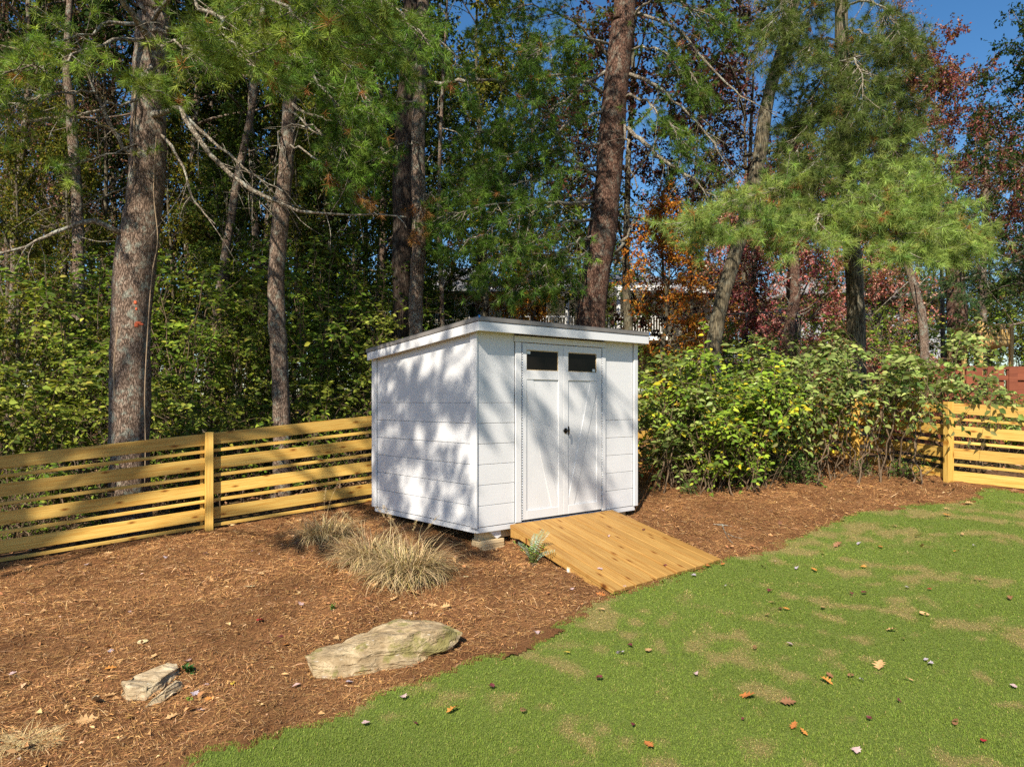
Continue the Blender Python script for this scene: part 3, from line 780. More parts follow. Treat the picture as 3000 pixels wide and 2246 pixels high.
# ------------------------------------------------------------------ ramp of boards running down from the doors
ramp_o = empty("wooden_ramp", tuple(shed.matrix_basis @ Vector((1.19, -0.75, -1.6))), YAW)
tag(ramp_o, "sloping yellow wooden ramp of long boards before the shed doors", "ramp")
def rl(u, v, z): return (u - 1.19, v + 0.75, z + 1.6)
nb = 11; u0, u1 = 0.412, 1.961; bw = (u1 - u0) / nb
rr_ = random.Random(5)
for k in range(nb):
    f = (k + .5) / nb
    ve = -1.40 - 0.07 * f + rr_.uniform(-.006, .006); ze = -1.668 + 0.080 * f
    uc = u0 + bw * (k + .5)
    a = rl(uc, -0.018, -1.262 + rr_.uniform(-.0015, .0015)); b = rl(uc, ve, ze + rr_.uniform(-.003, .003))
    board("ramp_board", a, b, 0.036, bw - 0.0045, M['ramp'], ramp_o, 0.003)
    board("end_block", rl(uc - bw / 2 + .004, ve + .06, ze - .045), rl(uc + bw / 2 - .004, ve + .06, ze - .045 + .08 / nb), 0.045, 0.06, M['ramp'], ramp_o, 0.002)
for uc, zz in ((u0 + .02, 0), (1.19, .04), (u1 - .02, .08)):
    pts = [(-0.03, -1.282), (-0.03, -1.375), (-0.16, -1.375), (-1.30, -1.655 + zz), (-1.30, -1.653 + zz)]
    bm = bmesh.new()
    ps = [(-0.03, -1.284), (-0.03, -1.375), (-0.16, -1.375), (-1.25, -1.68 + zz), (-1.25, -1.642 + zz)]
    f = bm.faces.new([bm.verts.new(rl(uc - .019, v, z)) for v, z in ps])
    r = bmesh.ops.extrude_face_region(bm, geom=[f]); bmesh.ops.translate(bm, vec=(.038, 0, 0), verts=[v for v in r["geom"] if isinstance(v, bmesh.types.BMVert)])
    bmesh.ops.recalc_face_normals(bm, faces=bm.faces[:])
    me = bpy.data.meshes.new("stringer"); bm.to_mesh(me); bm.free(); link("stringer", me, M['ramp'], ramp_o)
o = board("cross_joist", rl(u0 - .01, -0.86, -1.565), rl(u1 - .05, -0.90, -1.52), 0.060, 0.038, M['block'], ramp_o, 0.002)
tg = box("lumber_tag", -0.0, 0.0012, -.014, .014, -.016, .016, M['paper'], ramp_o, 0); tg.location = rl(u0 - .0113, -0.86, -1.562)
# ------------------------------------------------------------------ horizontal board fences
def fence(name, pts, tops, label, drop=1.10, back=1.0, skip_end_posts=()):
    """pts: post positions (x, y); tops: height of the rails' top at each, relative to the eye"""
    c = np.array(pts); root = empty(name, (c[0][0], c[0][1], H(*c[0]) - .05)); tag(root, label, "fence")
    ox, oy, oz = root.location
    def rel(x, y, z): return (x - ox, y - oy, z + CAMZ - oz)
    for k, (x, y) in enumerate(pts):
        if k in skip_end_posts: continue
        d = c[min(k + 1, len(c) - 1)] - c[max(k - 1, 0)]
        zt, zb = tops[k], H(x, y) - CAMZ - 0.12
        o = link("post", box_mesh("post", zt + .012 - zb, 0.089, 0.089, 0.004), M['fence'], root)
        q = rel(x, y, (zt + .012 + zb) / 2)
        o.matrix_local = Matrix.Translation(q) @ Matrix.Rotation(math.atan2(d[1], d[0]), 4, 'Z') @ Matrix(((0, 1, 0, 0), (0, 0, 1, 0), (1, 0, 0, 0), (0, 0, 0, 1)))
    for k in range(len(pts) - 1):
        a, b = c[k], c[k + 1]; t = unit(b - a); nrm = np.array([-t[1], t[0]]) * back
        rr = random.Random(k * 31 + len(name))
        for j in range(4):
            for kind, off, h, th in (("rail", .07 + .294 * j, .138, .021), ("slat", .2135 + .294 * j, .036, .034)):
                if off + h / 2 > drop + .02: continue
                sh = 0.0455 + th / 2
                e0, e1 = a + nrm * sh + t * .002, b + nrm * sh - t * .002
                j0, j1 = rr.uniform(-.005, .005), rr.uniform(-.005, .005)
                board(kind, rel(e0[0], e0[1], tops[k] - off + j0), rel(e1[0], e1[1], tops[k + 1] - off + j1), h, th, M['fence'], root, 0.003)
        # nailing strip behind the post, seen as small blocks between the rails
        e = b - t * .070 + nrm * (0.0455 + .060)
        zt, zb = tops[k + 1] - .10, H(e[0], e[1]) - CAMZ - .02
        o = link("nailer", box_mesh("nailer", zt - zb, 0.036, 0.036, 0.002), M['fence'], root)
        o.matrix_local = Matrix.Translation(rel(e[0], e[1], (zt + zb) / 2)) @ Matrix.Rotation(math.atan2(t[1], t[0]), 4, 'Z') @ Matrix(((0, 1, 0, 0), (0, 0, 1, 0), (1, 0, 0, 0), (0, 0, 0, 1)))
    return root
tops_a = [-0.90, -0.602, -0.372, -0.150, 0.04, 0.15, 0.20]
fence("board_fence", FENCE_A, tops_a, "yellow wooden fence of wide and narrow rails running behind the white shed")
fence("board_fence", [(4.82, 12.9), (5.26, 11.25), (5.71, 9.6)], [0.17, 0.07, -0.02], "yellow wooden fence hidden behind the leafy bushes beside the shed", back=1.0)
fence("board_fence", [(5.71, 9.6), (7.75, 8.25), (9.8, 6.9)], [-0.02, -0.19, -0.36], "yellow wooden fence panel at the lawn's far right end", drop=1.06, skip_end_posts=(0,))

# ------------------------------------------------------------------ red stained picket fence in the neighbouring yard
red = empty("picket_fence", (6.2, 13.6, H(6.2, 13.6) - .05)); tag(red, "red stained picket fence behind the yellow fence at the right", "fence")
ox, oy, oz = red.location
def rp(x, y, z): return (x - ox, y - oy, z + CAMZ - oz)
a, b = np.array([5.9, 14.2]), np.array([11.0, 13.0]); t = unit(b - a); Lf = np.linalg.norm(b - a); nr = np.array([-t[1], t[0]])
def picket(x, y, z0, z1, w, ang):
    poly = [(-w / 2, 0), (w / 2, 0), (w / 2, z1 - z0 - .03), (w / 2 - .028, z1 - z0), (-w / 2 + .028, z1 - z0), (-w / 2, z1 - z0 - .03)]
    o = prism("picket", poly, -.009, .009, M['red_wood'], red)
    o.location = rp(x, y, z0); o.rotation_euler = (0, 0, ang)
    return o
rr = random.Random(4); s = 0.0; k = 0; proto = None
ang = math.atan2(t[1], t[0])
while s < Lf:
    q = a + t * s + nr * (-.03 if k % 2 else .03)
    zt = 0.66 - 0.05 * s / Lf + rr.uniform(-.012, .012); zg = H(q[0], q[1]) - CAMZ - .06
    if proto is None: proto = picket(q[0], q[1], zg, zg + 1.5, 0.14, ang)
    o = proto if k == 0 else proto.copy()
    if k: COL.objects.link(o)
    o.location = rp(q[0], q[1], zg); o.scale = (1, 1, (zt - zg) / 1.5)
    s += 0.15 if k % 2 else 0.20; k += 1
for z in (0.46, -0.02, -0.52):
    board("rail", rp(a[0], a[1], z), rp(b[0], b[1], z - .05), .09, .035, M['red_wood'], red)
for s in np.arange(0, Lf, 2.4):
    q = a + t * s + nr * .085
    board("post", rp(q[0], q[1], H(*q) - CAMZ - .05), rp(q[0], q[1], 0.56), .09, .09, M['red_wood'], red, up=(t[0], t[1], 0))
# a second, higher red rail structure behind (a stained porch rail)
rd = empty("porch_railing", (8.6, 17.0, H(8.6, 17.0) - .05)); tag(rd, "dark red stained porch railing above the picket fence at the right edge", "railing")
ox, oy, oz = rd.location
def rq(x, y, z): return (x - ox, y - oy, z + CAMZ - oz)
for x in np.arange(8.6, 13.0, 0.16):
    board("baluster", rq(x, 17.0, 0.02), rq(x, 17.0, 0.74), .05, .05, M['red_wood'], rd, 0, up=(0, 1, 0))
for z, h in ((0.77, .07), (0.0, .14)): board("rail", rq(8.5, 17.0, z), rq(13.0, 17.0, z), h, .10, M['red_wood'], rd)
for x in (8.55, 10.7, 12.9): board("post", rq(x, 17.08, H(x, 17.08) - CAMZ - .05), rq(x, 17.08, .82), .1, .1, M['red_wood'], rd, up=(0, 1, 0))

# ------------------------------------------------------------------ new deck far off at the right
D0 = 26.0
dk = empty("timber_deck", (P(2870, 1000, D0)[0], D0, H(P(2870, 1000, D0)[0], D0) - .05)); tag(dk, "new yellow timber deck with slatted railing far beyond the bushes", "deck")
ox, oy, oz = dk.location
def dq(q): return (q[0] - ox, q[1] - oy, q[2] - oz)
A, B, C = P(2782, 956, 28.6), P(2872, 948, D0), P(2962, 950, D0 + .8)
zt, zb = P(2872, 949, D0)[2], P(2872, 990, D0)[2]
for q in (A, B, C): q[2] = zt
Dw = np.array([A[0] + (C[0] - B[0]), A[1] + .8, zt])
for u, v in ((A, B), (B, C)):
    n = int(np.linalg.norm(v[:2] - u[:2]) / 0.125)
    board("top_rail", dq(u), dq(v), .09, .14, M['deck_wood'], dk); board("bottom_rail", dq(u - [0, 0, zt - zb - .05]), dq(v - [0, 0, zt - zb - .05]), .09, .05, M['deck_wood'], dk)
    for k in range(1, n):
        q = u + (v - u) * k / n
        board("baluster", dq(q - [0, 0, zt - zb - .05]), dq(q - [0, 0, .03]), .06, .025, M['deck_wood'], dk, 0, up=tuple(unit(v - u)))
for q in (A, B, C, (A + B) / 2): board("post", dq([q[0], q[1], H(q[0], q[1]) - .1]), dq(q + [0, 0, .1]), .12, .12, M['deck_wood'], dk, up=(0, 1, 0))
o = link("deck_floor", mesh_np("deck_floor", np.array([dq([q[0], q[1], zb - .02]) for q in (A, B, C, Dw)] + [dq([q[0], q[1], zb - .25]) for q in (A, B, C, Dw)]),
    [np.array([(0, 1, 2, 3), (7, 6, 5, 4), (0, 4, 5, 1), (1, 5, 6, 2), (2, 6, 7, 3), (3, 7, 4, 0)])]), M['deck_wood'], dk)

# ------------------------------------------------------------------ cream house far behind the shed
hs = empty("cream_house", (3.0, 36.0, H(3, 36) - .1)); tag(hs, "cream two storey house with grey roof and rear porch behind the trees", "house")
ox, oy, oz = hs.location
def hb(name, px0, px1, py0, py1, d, depth, mat, par=None, bev=0.0):
    a, b = P(px0, py1, d), P(px1, py0, d)
    r = box(name, a[0] - ox, b[0] - ox, d - oy, d + depth - oy, max(a[2], -50) - oz, b[2] - oz, mat, hs, bev)
    if par is not None: r.parent = par; r.location = Vector(r.location) - Vector(par.location)
    return r
lw = hb("wall", 1225, 1470, 845, 1130, 36.0, 7.0, M['cream'])
rw = hb("wall", 1985, 2085, 850, 1130, 34.0, 8.0, M['cream'])
hb("porch_wall", 1470, 1985, 850, 1130, 39.0, 5.0, M['cream'])
hb("porch_floor", 1475, 1980, 985, 996, 36.0, 2.9, M['house_white'])
hb("porch_ceiling", 1475, 1980, 842, 850, 36.0, 2.9, M['house_white'])
def hroof(name, px0, px1, py_e, py_r, d, mat, back=8.0):
    a, b = P(px0, py_e, d - .5), P(px1, py_e, d - .5); zr = P(px0, py_r, d)[2]; y2 = d + back / 2
    V = np.array([(a[0], a[1], a[2]), (b[0], b[1], b[2]), (b[0] - 1.4, y2, zr), (a[0] + 1.4, y2, zr), (b[0], d + back, a[2]), (a[0], d + back, a[2])]); V -= [ox, oy, oz]
    V = np.vstack([V, V - [0, 0, .22]])
    F4 = np.array([(0, 1, 2, 3), (3, 2, 4, 5), (6, 9, 8, 7), (9, 11, 10, 8), (0, 6, 7, 1), (4, 10, 11, 5)]); F3 = np.array([(1, 4, 2), (0, 3, 5)])
    F4b = np.array([(1, 7, 10, 4), (5, 11, 6, 0)])
    return link(name, mesh_np(name, V, [F4, F4b, F3]), mat, hs)
rf = hroof("roof", 1200, 1500, 846, 740, 35.5, M['house_roof'])
hroof("roof", 1960, 2110, 850, 775, 33.5, M['house_roof'])
hroof("roof", 1440, 2020, 836, 770, 38.5, M['house_roof'], 7.0)
hb("gutter", 1200, 1500, 843, 852, 34.75, .14, M['house_white'])
hb("gutter", 1500, 1970, 836, 845, 35.3, .14, M['house_white'])
hb("gutter", 1960, 2110, 848, 857, 32.75, .14, M['house_white'])
ch = hb("chimney", 2040, 2072, 768, 845, 35.0, 1.0, M['cream'])
hb("chimney_cap", 2036, 2076, 762, 770, 34.9, 1.2, M['house_roof'], ch)
for px in (1480, 1662, 1812, 1975): hb("porch_post", px - 5, px + 5, 851, 984, 36.05, .16, M['house_white'])
hb("porch_rail", 1486, 1970, 925, 929, 36.08, .08, M['house_white']); hb("porch_rail", 1486, 1970, 972, 976, 36.08, .08, M['house_white'])
bal = hb("baluster", 1494, 1496, 929.2, 971.8, 36.1, .03, M['house_white'])
for px in range(1503, 1968, 8):
    o = bal.copy(); COL.objects.link(o); o.location.x = P(px + 1, 950, 36.1)[0] - ox
for x0, x1, y0, y1, d in ((1290, 1330, 885, 935, 35.93), (1376, 1400, 890, 930, 35.93), (2015, 2035, 935, 985, 33.93), (1900, 1935, 1000, 1060, 38.93), (1830, 1870, 1000, 1060, 38.93), (1560, 1600, 880, 950, 38.93), (1720, 1770, 870, 980, 38.93)):
    w = hb("window", x0 - 3, x1 + 3, y0 - 3, y1 + 3, d, .06, M['house_white'])
    hb("pane", x0, x1, y0, y1, d - .012, .011, M['glass'], w)

gh = empty("grey_house", (14.0, 46.0, H(14, 46) - .1)); tag(gh, "pale grey house glimpsed through the red maples", "house")
ox, oy, oz = gh.location
_hs = hs; hs = gh
hb("wall", 2330, 2480, 850, 1130, 46.0, 8.0, M['house_grey']); hb("wall", 2600, 2760, 860, 1130, 48.0, 8.0, M['house_grey']); hb("wall", 2480, 2600, 880, 1130, 48.6, 7.0, M['cream'])
hroof("roof", 2310, 2500, 852, 770, 45.4, M['house_roof']); hroof("roof", 2580, 2780, 862, 790, 47.4, M['house_roof'])
for x0, x1, y0, y1, d in ((2360, 2385, 890, 940, 45.93), (2420, 2445, 890, 940, 45.93), (2640, 2665, 880, 930, 47.93), (2700, 2725, 880, 930, 47.93)):
    w = hb("window", x0 - 3, x1 + 3, y0 - 3, y1 + 3, d, .06, M['house_white']); hb("pane", x0, x1, y0, y1, d - .012, .011, M['glass'], w)
hs = _hs

# ------------------------------------------------------------------ trampoline net and white picket fence beyond the bushes
tc = P(2215, 985, 20.0); tz = H(tc[0], 20.0)
tr = empty("trampoline", (tc[0], 20.0, tz)); tag(tr, "round trampoline with black safety net beyond the bushes", "trampoline")
rad = 1.15
def ring(z, r): return [(r * math.cos(a), r * math.sin(a), z) for a in np.linspace(0, 2 * np.pi, 33)]
ztop_ = P(2215, 930, 20.0)[2] - tz; zm = 0.75
for nm, z, r, w in (("net_hoop", ztop_, rad, .02), ("bed_frame", zm, rad, .035)):
    g = Geo(); tube(g, ring(z, r), w, 6, cap=False); link(nm, g.mesh(nm, True, False), M['black_plastic'], tr)
g = Geo(); tube(g, [(0, 0, zm - .012), (0, 0, zm + .01)], [rad - .08, rad - .08], 32); link("jumping_bed", g.mesh("jumping_bed", False, False), M['black_plastic'], tr)
for a in np.linspace(0, 2 * np.pi, 7)[:-1]:
    g = Geo(); tube(g, [(rad * math.cos(a), rad * math.sin(a), 0), (rad * math.cos(a), rad * math.sin(a), ztop_)], .035, 8); link("net_pole", g.mesh("net_pole", True, False), M['black_plastic'], tr)
g = Geo()
for a in np.linspace(0, 2 * np.pi, 97)[:-1]: tube(g, [(rad * .99 * math.cos(a), rad * .99 * math.sin(a), zm), (rad * .99 * math.cos(a), rad * .99 * math.sin(a), ztop_)], .004, 3)
for z in np.arange(zm, ztop_, .07): tube(g, ring(z, rad * .99), .004, 3, cap=False)
o = link("net", g.mesh("net", False, False), M['black_plastic'], tr)

wp = empty("white_picket_fence", (P(2100, 1050, 23)[0], 23.0, H(P(2100, 1050, 23)[0], 23.0) - .05)); tag(wp, "white picket fence showing between the leaves beyond the bushes", "fence")
x0, x1 = P(2080, 1050, 23)[0], P(2440, 1050, 23)[0]
zt = P(2200, 1028, 23)[2]; pk = None; k = 0
for x in np.arange(x0, x1, .13):
    if pk is None:
        hh = zt - H(x, 23.0)
        pk = prism("picket", [(-.04, 0), (.04, 0), (.04, hh - .06), (0, hh), (-.04, hh - .06)], -.01, .01, M['house_white'], wp)
    o = pk if k == 0 else pk.copy()
    if k: COL.objects.link(o)
    o.location = (x - x0, 0, H(x, 23.0) - wp.location.z); k += 1
for dz in (.2, .7): board("rail", (0, .03, zt - wp.location.z - dz), (x1 - x0, .03, zt - wp.location.z - dz), .08, .03, M['house_white'], wp)
# ------------------------------------------------------------------ boulders
def stone_mat(name, lo, hi, moss=0.6, seed=0.0):
    m, n, l, p = new_mat(name)
    v = coords(n, l)
    a = N(n, "ShaderNodeTexNoise", Scale=7.0, Detail=9.0, Roughness=0.68, Distortion=0.5); l.new(v, a.inputs["Vector"])
    mp = n.new("ShaderNodeMapping"); mp.inputs["Scale"].default_value = (1.5, 6.0, 8.0); mp.inputs["Rotation"].default_value = (0.3, 0.1, 0.35); l.new(v, mp.inputs["Vector"])
    st = N(n, "ShaderNodeTexNoise", Scale=2.2, Detail=7.0, Roughness=0.6, Distortion=0.8); l.new(mp.outputs[0], st.inputs["Vector"])
    c = ramp(n, [(0.25, tuple(q * .62 for q in lo)), (0.45, lo), (0.68, hi), (0.85, tuple(min(1, q * 1.25) for q in hi))]); l.new(a.outputs["Fac"], c.inputs[0])
    r2 = ramp(n, [(0.35, (0.72, 0.66, 0.58)), (0.6, (1, 1, 1))]); l.new(st.outputs["Fac"], r2.inputs[0])
    cc = mixc(n, l, 0.7, c.outputs[0], r2.outputs[0], 'MULTIPLY')
    b = N(n, "ShaderNodeTexNoise", Scale=4.2, Detail=6.0, Roughness=0.72); l.new(v, b.inputs["Vector"]); 
    mk = ramp(n, [(0.53, (0, 0, 0)), (0.60, (moss, moss, moss))]); l.new(b.outputs["Fac"], mk.inputs[0])
    cc = mixc(n, l, mk.outputs[0], cc, (0.21, 0.19, 0.055))
    w = N(n, "ShaderNodeTexNoise", Scale=6.5, Detail=4.0); l.new(mp.outputs[0], w.inputs["Vector"])
    wk = ramp(n, [(0.68, (0, 0, 0)), (0.73, (.75, .75, .75))]); l.new(w.outputs["Fac"], wk.inputs[0])
    cc = mixc(n, l, wk.outputs[0], cc, (0.60, 0.57, 0.50))
    l.new(cc, p.inputs["Base Color"]); p.inputs["Roughness"].default_value = 0.9; p.inputs["Specular IOR Level"].default_value = 0.25
    bump(n, l, st.outputs["Fac"], 1.0, 0.05, p.inputs["Normal"])
    return m
M['stone'] = stone_mat("lichened sandstone", (0.36, 0.27, 0.155), (0.60, 0.48, 0.30), 0.8)
M['stone2'] = stone_mat("tan broken stone", (0.44, 0.34, 0.21), (0.66, 0.55, 0.38), 0.12)

from mathutils import noise as mnoise
def rock(name, pts, mat, label=None, parent=None, sub=4, amp=0.02, seed=0.0, smooth=0.25):
    """convex hull of rough corner points, refined and weathered"""
    bm = bmesh.new()
    c = np.mean(pts, 0); gz = H(c[0], c[1]); base = Vector((c[0], c[1], gz))
    for q in pts: bm.verts.new(Vector([float(k) for k in q]) - base)
    r = bmesh.ops.convex_hull(bm, input=bm.verts[:])
    junk = [e for e in r["geom_interior"] if isinstance(e, bmesh.types.BMVert)]
    if junk: bmesh.ops.delete(bm, geom=junk, context='VERTS')
    bmesh.ops.triangulate(bm, faces=bm.faces[:])
    for k in range(sub):
        L = max(e.calc_length() for e in bm.edges)
        bmesh.ops.subdivide_edges(bm, edges=[e for e in bm.edges if e.calc_length() > L * .42], cuts=1, use_grid_fill=True)
        bmesh.ops.triangulate(bm, faces=bm.faces[:])
        bmesh.ops.smooth_vert(bm, verts=bm.verts[:], factor=smooth, use_axis_x=True, use_axis_y=True, use_axis_z=True) if smooth > 0 else None
    bm.normal_update()
    for v in bm.verts:
        q = v.co * 1.0 + Vector((seed, seed * 2, 0))
        st = mnoise.noise(Vector((q.x * 2.5 + q.y * 2, q.y * 9 - q.x * 4, q.z * 22)))
        v.co += v.normal * (amp * 1.1 * mnoise.fractal(q * 6, 1.0, 2.0, 5) + amp * 1.0 * round(st * 2.5) / 2.5 - amp * 1.6 * max(0, .16 - abs(mnoise.noise(Vector((q.x * 1.6 + q.y * 2.2, q.z * 5 + q.x, 3.7))))) / .16)
    me = bpy.data.meshes.new(name); bm.to_mesh(me); bm.free()
    for f in me.polygons: f.use_smooth = False
    if parent is None:
        o = link(name, me, mat); o.location = base + Vector((0, 0, .03 if name == 'stone' else 0)); tag(o, label, "rock")
    else:
        o = link(name, me, mat, parent); o.location = base - Vector(parent.location)
    return o
def on_ground(px, py, dz=0.0):
    q = G(px, py); q[2] += dz; return q
fr = [on_ground(*q, -.03) for q in ((912, 1992), (1000, 1985), (1085, 1972), (1195, 1958), (1262, 1925), (1322, 1893))]
bk = [on_ground(*q, -.03) for q in ((905, 1945), (1060, 1870), (1180, 1830), (1345, 1862))]
d0 = G(912, 1992)[1]
tp = [P(908, 1938, 5.02), P(1000, 1904, 5.06), P(1090, 1870, 5.12), P(1200, 1852, 5.20), P(1300, 1842, 5.30), P(1358, 1852, 5.42), P(1350, 1880, 5.36),
      P(888, 1922, 5.13), P(985, 1882, 5.30), P(1085, 1838, 5.50), P(1165, 1812, 5.60), P(1262, 1812, 5.62), P(1310, 1824, 5.56)]
rock("boulder", fr + bk + tp, M['stone'], "large flat tan boulder with green moss half buried in mulch", amp=0.012, seed=3.0, sub=6, smooth=.04)
def above(px, py, py0, extra=.04): return P(px, py, G(px, py0)[1] + extra)
m1 = [on_ground(*q, -.03) for q in ((350, 2040), (372, 2070), (425, 2062), (475, 2030), (530, 1990))] + [above(355, 2010, 2048, .02), above(375, 2030, 2068, .03), above(430, 2020, 2058, .05), above(470, 2000, 2040, .06), above(505, 1975, 2015, .06), above(525, 1966, 1995, .06),
      above(395, 1990, 2050, .16), above(450, 1972, 2040, .18), above(490, 1953, 2010, .16), above(520, 1955, 1995, .12)]
rock("stone", m1, M['stone2'], "jagged pale tan stone in the mulch at the lower left", amp=0.012, seed=7.0, sub=6, smooth=.02)
m2 = [on_ground(*q, -.03) for q in ((425, 2082), (480, 2066), (535, 2032), (520, 2015), (460, 2050))] + [above(445, 2060, 2078, .03), above(490, 2026, 2060, .04), above(520, 2000, 2040, .06), above(536, 2006, 2034, .05), above(535, 2022, 2034, .02), above(500, 2012, 2050, .09)]
rock("stone", m2, M['stone2'], "thin brown stone shard leaning before the jagged pale stone", amp=0.009, seed=9.0, sub=6, smooth=.02)
m3 = [on_ground(*q, -.02) for q in ((263, 2062), (280, 2072), (298, 2062), (280, 2052))] + [P(270, 2050, 4.60), P(285, 2045, 4.62), P(296, 2052, 4.6)]
rock("stone", m3, M['stone2'], "small grey brown stone lying left of the jagged stone", amp=0.005, seed=5.0, sub=3)

# ------------------------------------------------------------------ dry ornamental grass clumps
def blades(g, rg, base, n, L0, L1, rad, spread, pal, w=0.0028, seg=5, droop=1.0, zf=None):
    a = rg.uniform(0, 2 * np.pi, n); r = rad * np.sqrt(rg.random(n)); L = rg.uniform(L0, L1, n)
    x0 = base[0] + r * np.cos(a); y0 = base[1] + r * np.sin(a)
    out = a + rg.normal(0, .6, n); th = np.clip(rg.normal(spread, .30, n), .04, 1.5)
    t = np.linspace(0, 1, seg + 1); cur = rg.uniform(.4, 1.5, n) * droop
    ang = th[:, None] + cur[:, None] * t[None, :] ** 1.5 * 1.1
    st = (L / seg)[:, None]
    hr = np.cumsum(np.sin(ang) * st, 1) - np.sin(ang[:, :1]) * st; vz = np.cumsum(np.cos(ang) * st, 1) - np.cos(ang[:, :1]) * st
    tw = out[:, None] + (rg.normal(0, .5, n))[:, None] * t[None, :]
    X = x0[:, None] + hr * np.cos(tw); Y = y0[:, None] + hr * np.sin(tw); Z = base[2] + vz
    if zf is not None: Z = np.maximum(Z, zf(X, Y) + .004)
    W = w * (1 - t[None, :] ** 2 * .85) * rg.uniform(.7, 1.3, (n, 1)); sx, sy = -np.sin(tw) * W, np.cos(tw) * W
    V = np.stack([np.stack([X - sx, Y - sy, Z], -1), np.stack([X + sx, Y + sy, Z], -1)], 2).reshape(n, -1, 3)
    b = np.arange(n)[:, None, None] * (2 * (seg + 1)); k = np.arange(seg)[None, :, None] * 2
    Q = (b + k + np.array([[[0, 1, 3, 2]]])).reshape(-1, 4)
    c = pick(rg, pal, n, .2); cv = np.repeat(c[:, None, :], 2 * (seg + 1), 1).reshape(-1, 3)
    g.add(V.reshape(-1, 3), None, Q, cv)
DRY = [(0.46, 0.33, 0.16, 4), (0.64, 0.48, 0.25, 3), (0.28, 0.20, 0.10, 3), (0.40, 0.30, 0.10, 1)]
for k, (px, py, n, L1, lab, gr) in enumerate(((948, 1580, 800, .46, "dry tan grass clump nearest the yellow fence", .05), (1085, 1645, 950, .48, "middle dry tan grass clump beside the shed wall", .08), (1195, 1690, 1350, .54, "largest dry grass clump with green base by the shed corner", .30))):
    q = G(px, py); rg = np.random.default_rng(60 + k)
    root = empty("grass_clump", q); tag(root, lab, "grass clump", "dry grass clumps by the shed")
    zf = lambda X, Y, q=q: mulch_z(X + q[0], Y + q[1]) - q[2]
    g = Geo(); blades(g, rg, (0, 0, 0), n, .20, L1, .19, .62, DRY, .0029, 7, 1.35, zf); blades(g, rg, (0, 0, 0), n // 3, .15, L1 * .8, .16, 1.05, DRY, .0026, 5, .8, zf)
    link("dry_blades", g.mesh("dry_blades"), M['straw'], root)
    g = Geo(); blades(g, rg, (0, 0, 0), int(n * gr) + 40, .10, L1 * .62, .12, .95, [(0.12, 0.20, 0.035), (0.20, 0.26, 0.06), (0.32, 0.32, 0.10)], .003, 5, .9, zf)
    link("green_blades", g.mesh("green_blades"), M['grass'], root)
    g = Geo()
    for j in range((2, 3, 5)[k]):
        a = rg.uniform(0, 6.28); tip = np.array([.28 * math.cos(a), .28 * math.sin(a), rg.uniform(.46, .62)])
        s_ = catmull([(0, 0, 0), tip * [.35, .35, .6], tip], 8); tube(g, s_, np.linspace(.0016, .0009, 8), 3, (0.5, .38, .2))
        m_ = 40; u = rg.random(m_); c0 = s_[-3] * (1 - u)[:, None] + s_[-1] * u[:, None]
        leaves(g, c0, rg.normal(0, 1, (m_, 3)) + [0, 0, 1], rg.normal(0, 1, (m_, 3)), .022, .004, pick(rg, DRY, m_))
    link("seed_heads", g.mesh("seed_heads"), M['straw'], root)
q = G(60, 2190); g = Geo(); rg = np.random.default_rng(71)
root = empty("dead_grass_tuft", q); tag(root, "flattened straw coloured grass tuft in the lower left corner", "grass tuft")
zf = lambda X, Y: mulch_z(X + q[0], Y + q[1]) - q[2]
blades(g, rg, (0, 0, .01), 260, .06, .20, .05, 1.3, [(0.62, .48, .24), (.5, .36, .17)], .0022, 4, .4, zf); blades(g, rg, (.12, .02, .01), 200, .05, .15, .05, 1.3, [(0.62, .48, .24), (.5, .36, .17)], .0022, 4, .4, zf)
link("blades", g.mesh("blades"), M['straw'], root)

# ------------------------------------------------------------------ little green plants in the bed
def sprig_plant(name, px, py, label, hgt_, n_st, pal, leafL, leafW, lean=.5, seed=1, cat="plant", per=14, group=None):
    q = G(px, py); q[2] = float(mulch_z(np.array([q[0]]), np.array([q[1]]))[0]); rg = np.random.default_rng(seed); root = empty(name, q); tag(root, label, cat, group)
    gs, gl_ = Geo(), Geo()
    for k in range(n_st):
        a = rg.uniform(0, 6.28); h = hgt_ * rg.uniform(.55, 1.05); tip = np.array([math.cos(a) * h * lean * rg.uniform(.3, 1.2), math.sin(a) * h * lean * rg.uniform(.3, 1.2), h])
        s_ = catmull([(rg.normal(0, .015), rg.normal(0, .015), 0), tip * [.3, .3, .55], tip], 7); tube(gs, s_, np.linspace(.003, .0012, 7), 4)
        u = np.sort(rg.uniform(.15, 1, per)); idx = u * 6; i0 = np.minimum(idx.astype(int), 5); f = (idx - i0)[:, None]
        pp = s_[i0] * (1 - f) + s_[i0 + 1] * f
        d = rg.normal(0, 1, (per, 3)); d[:, 2] = np.abs(d[:, 2]) * .5
        leaves(gl_, pp, d, rg.normal(0, .5, (per, 3)) + [0, -.3, 1], rg.uniform(.7, 1.2, per) * leafL, rg.uniform(.8, 1.1, per) * leafW, pick(rg, pal, per), True)
    link("stems", gs.mesh("stems", True, False), M['stem'], root); link("leaves", gl_.mesh("leaves"), M['leaf'], root)
    return root
GR1 = [(0.09, 0.19, 0.03, 3), (0.13, 0.25, 0.04, 2), (0.06, 0.13, 0.025, 2)]
sprig_plant("seedling_shrub", 962, 1468, "leafy green seedling in front of the fence's lowest rails", .36, 9, GR1, .035, .022, .45, 81)
sprig_plant("bedding_plant", 975, 1790, "tiny green sprig in the mulch above the boulder", .055, 6, GR1, .018, .010, .5, 82)
sprig_plant("bedding_plant", 552, 1982, "dark green glossy weed beside the jagged stone", .07, 5, [(0.03, .09, .02), (.05, .13, .03)], .045, .028, .7, 83, per=5)
sprig_plant("bedding_plant", 556, 2058, "tiny lime green weed below the jagged stone", .03, 4, [(0.22, .32, .05)], .02, .013, .9, 84, per=4)
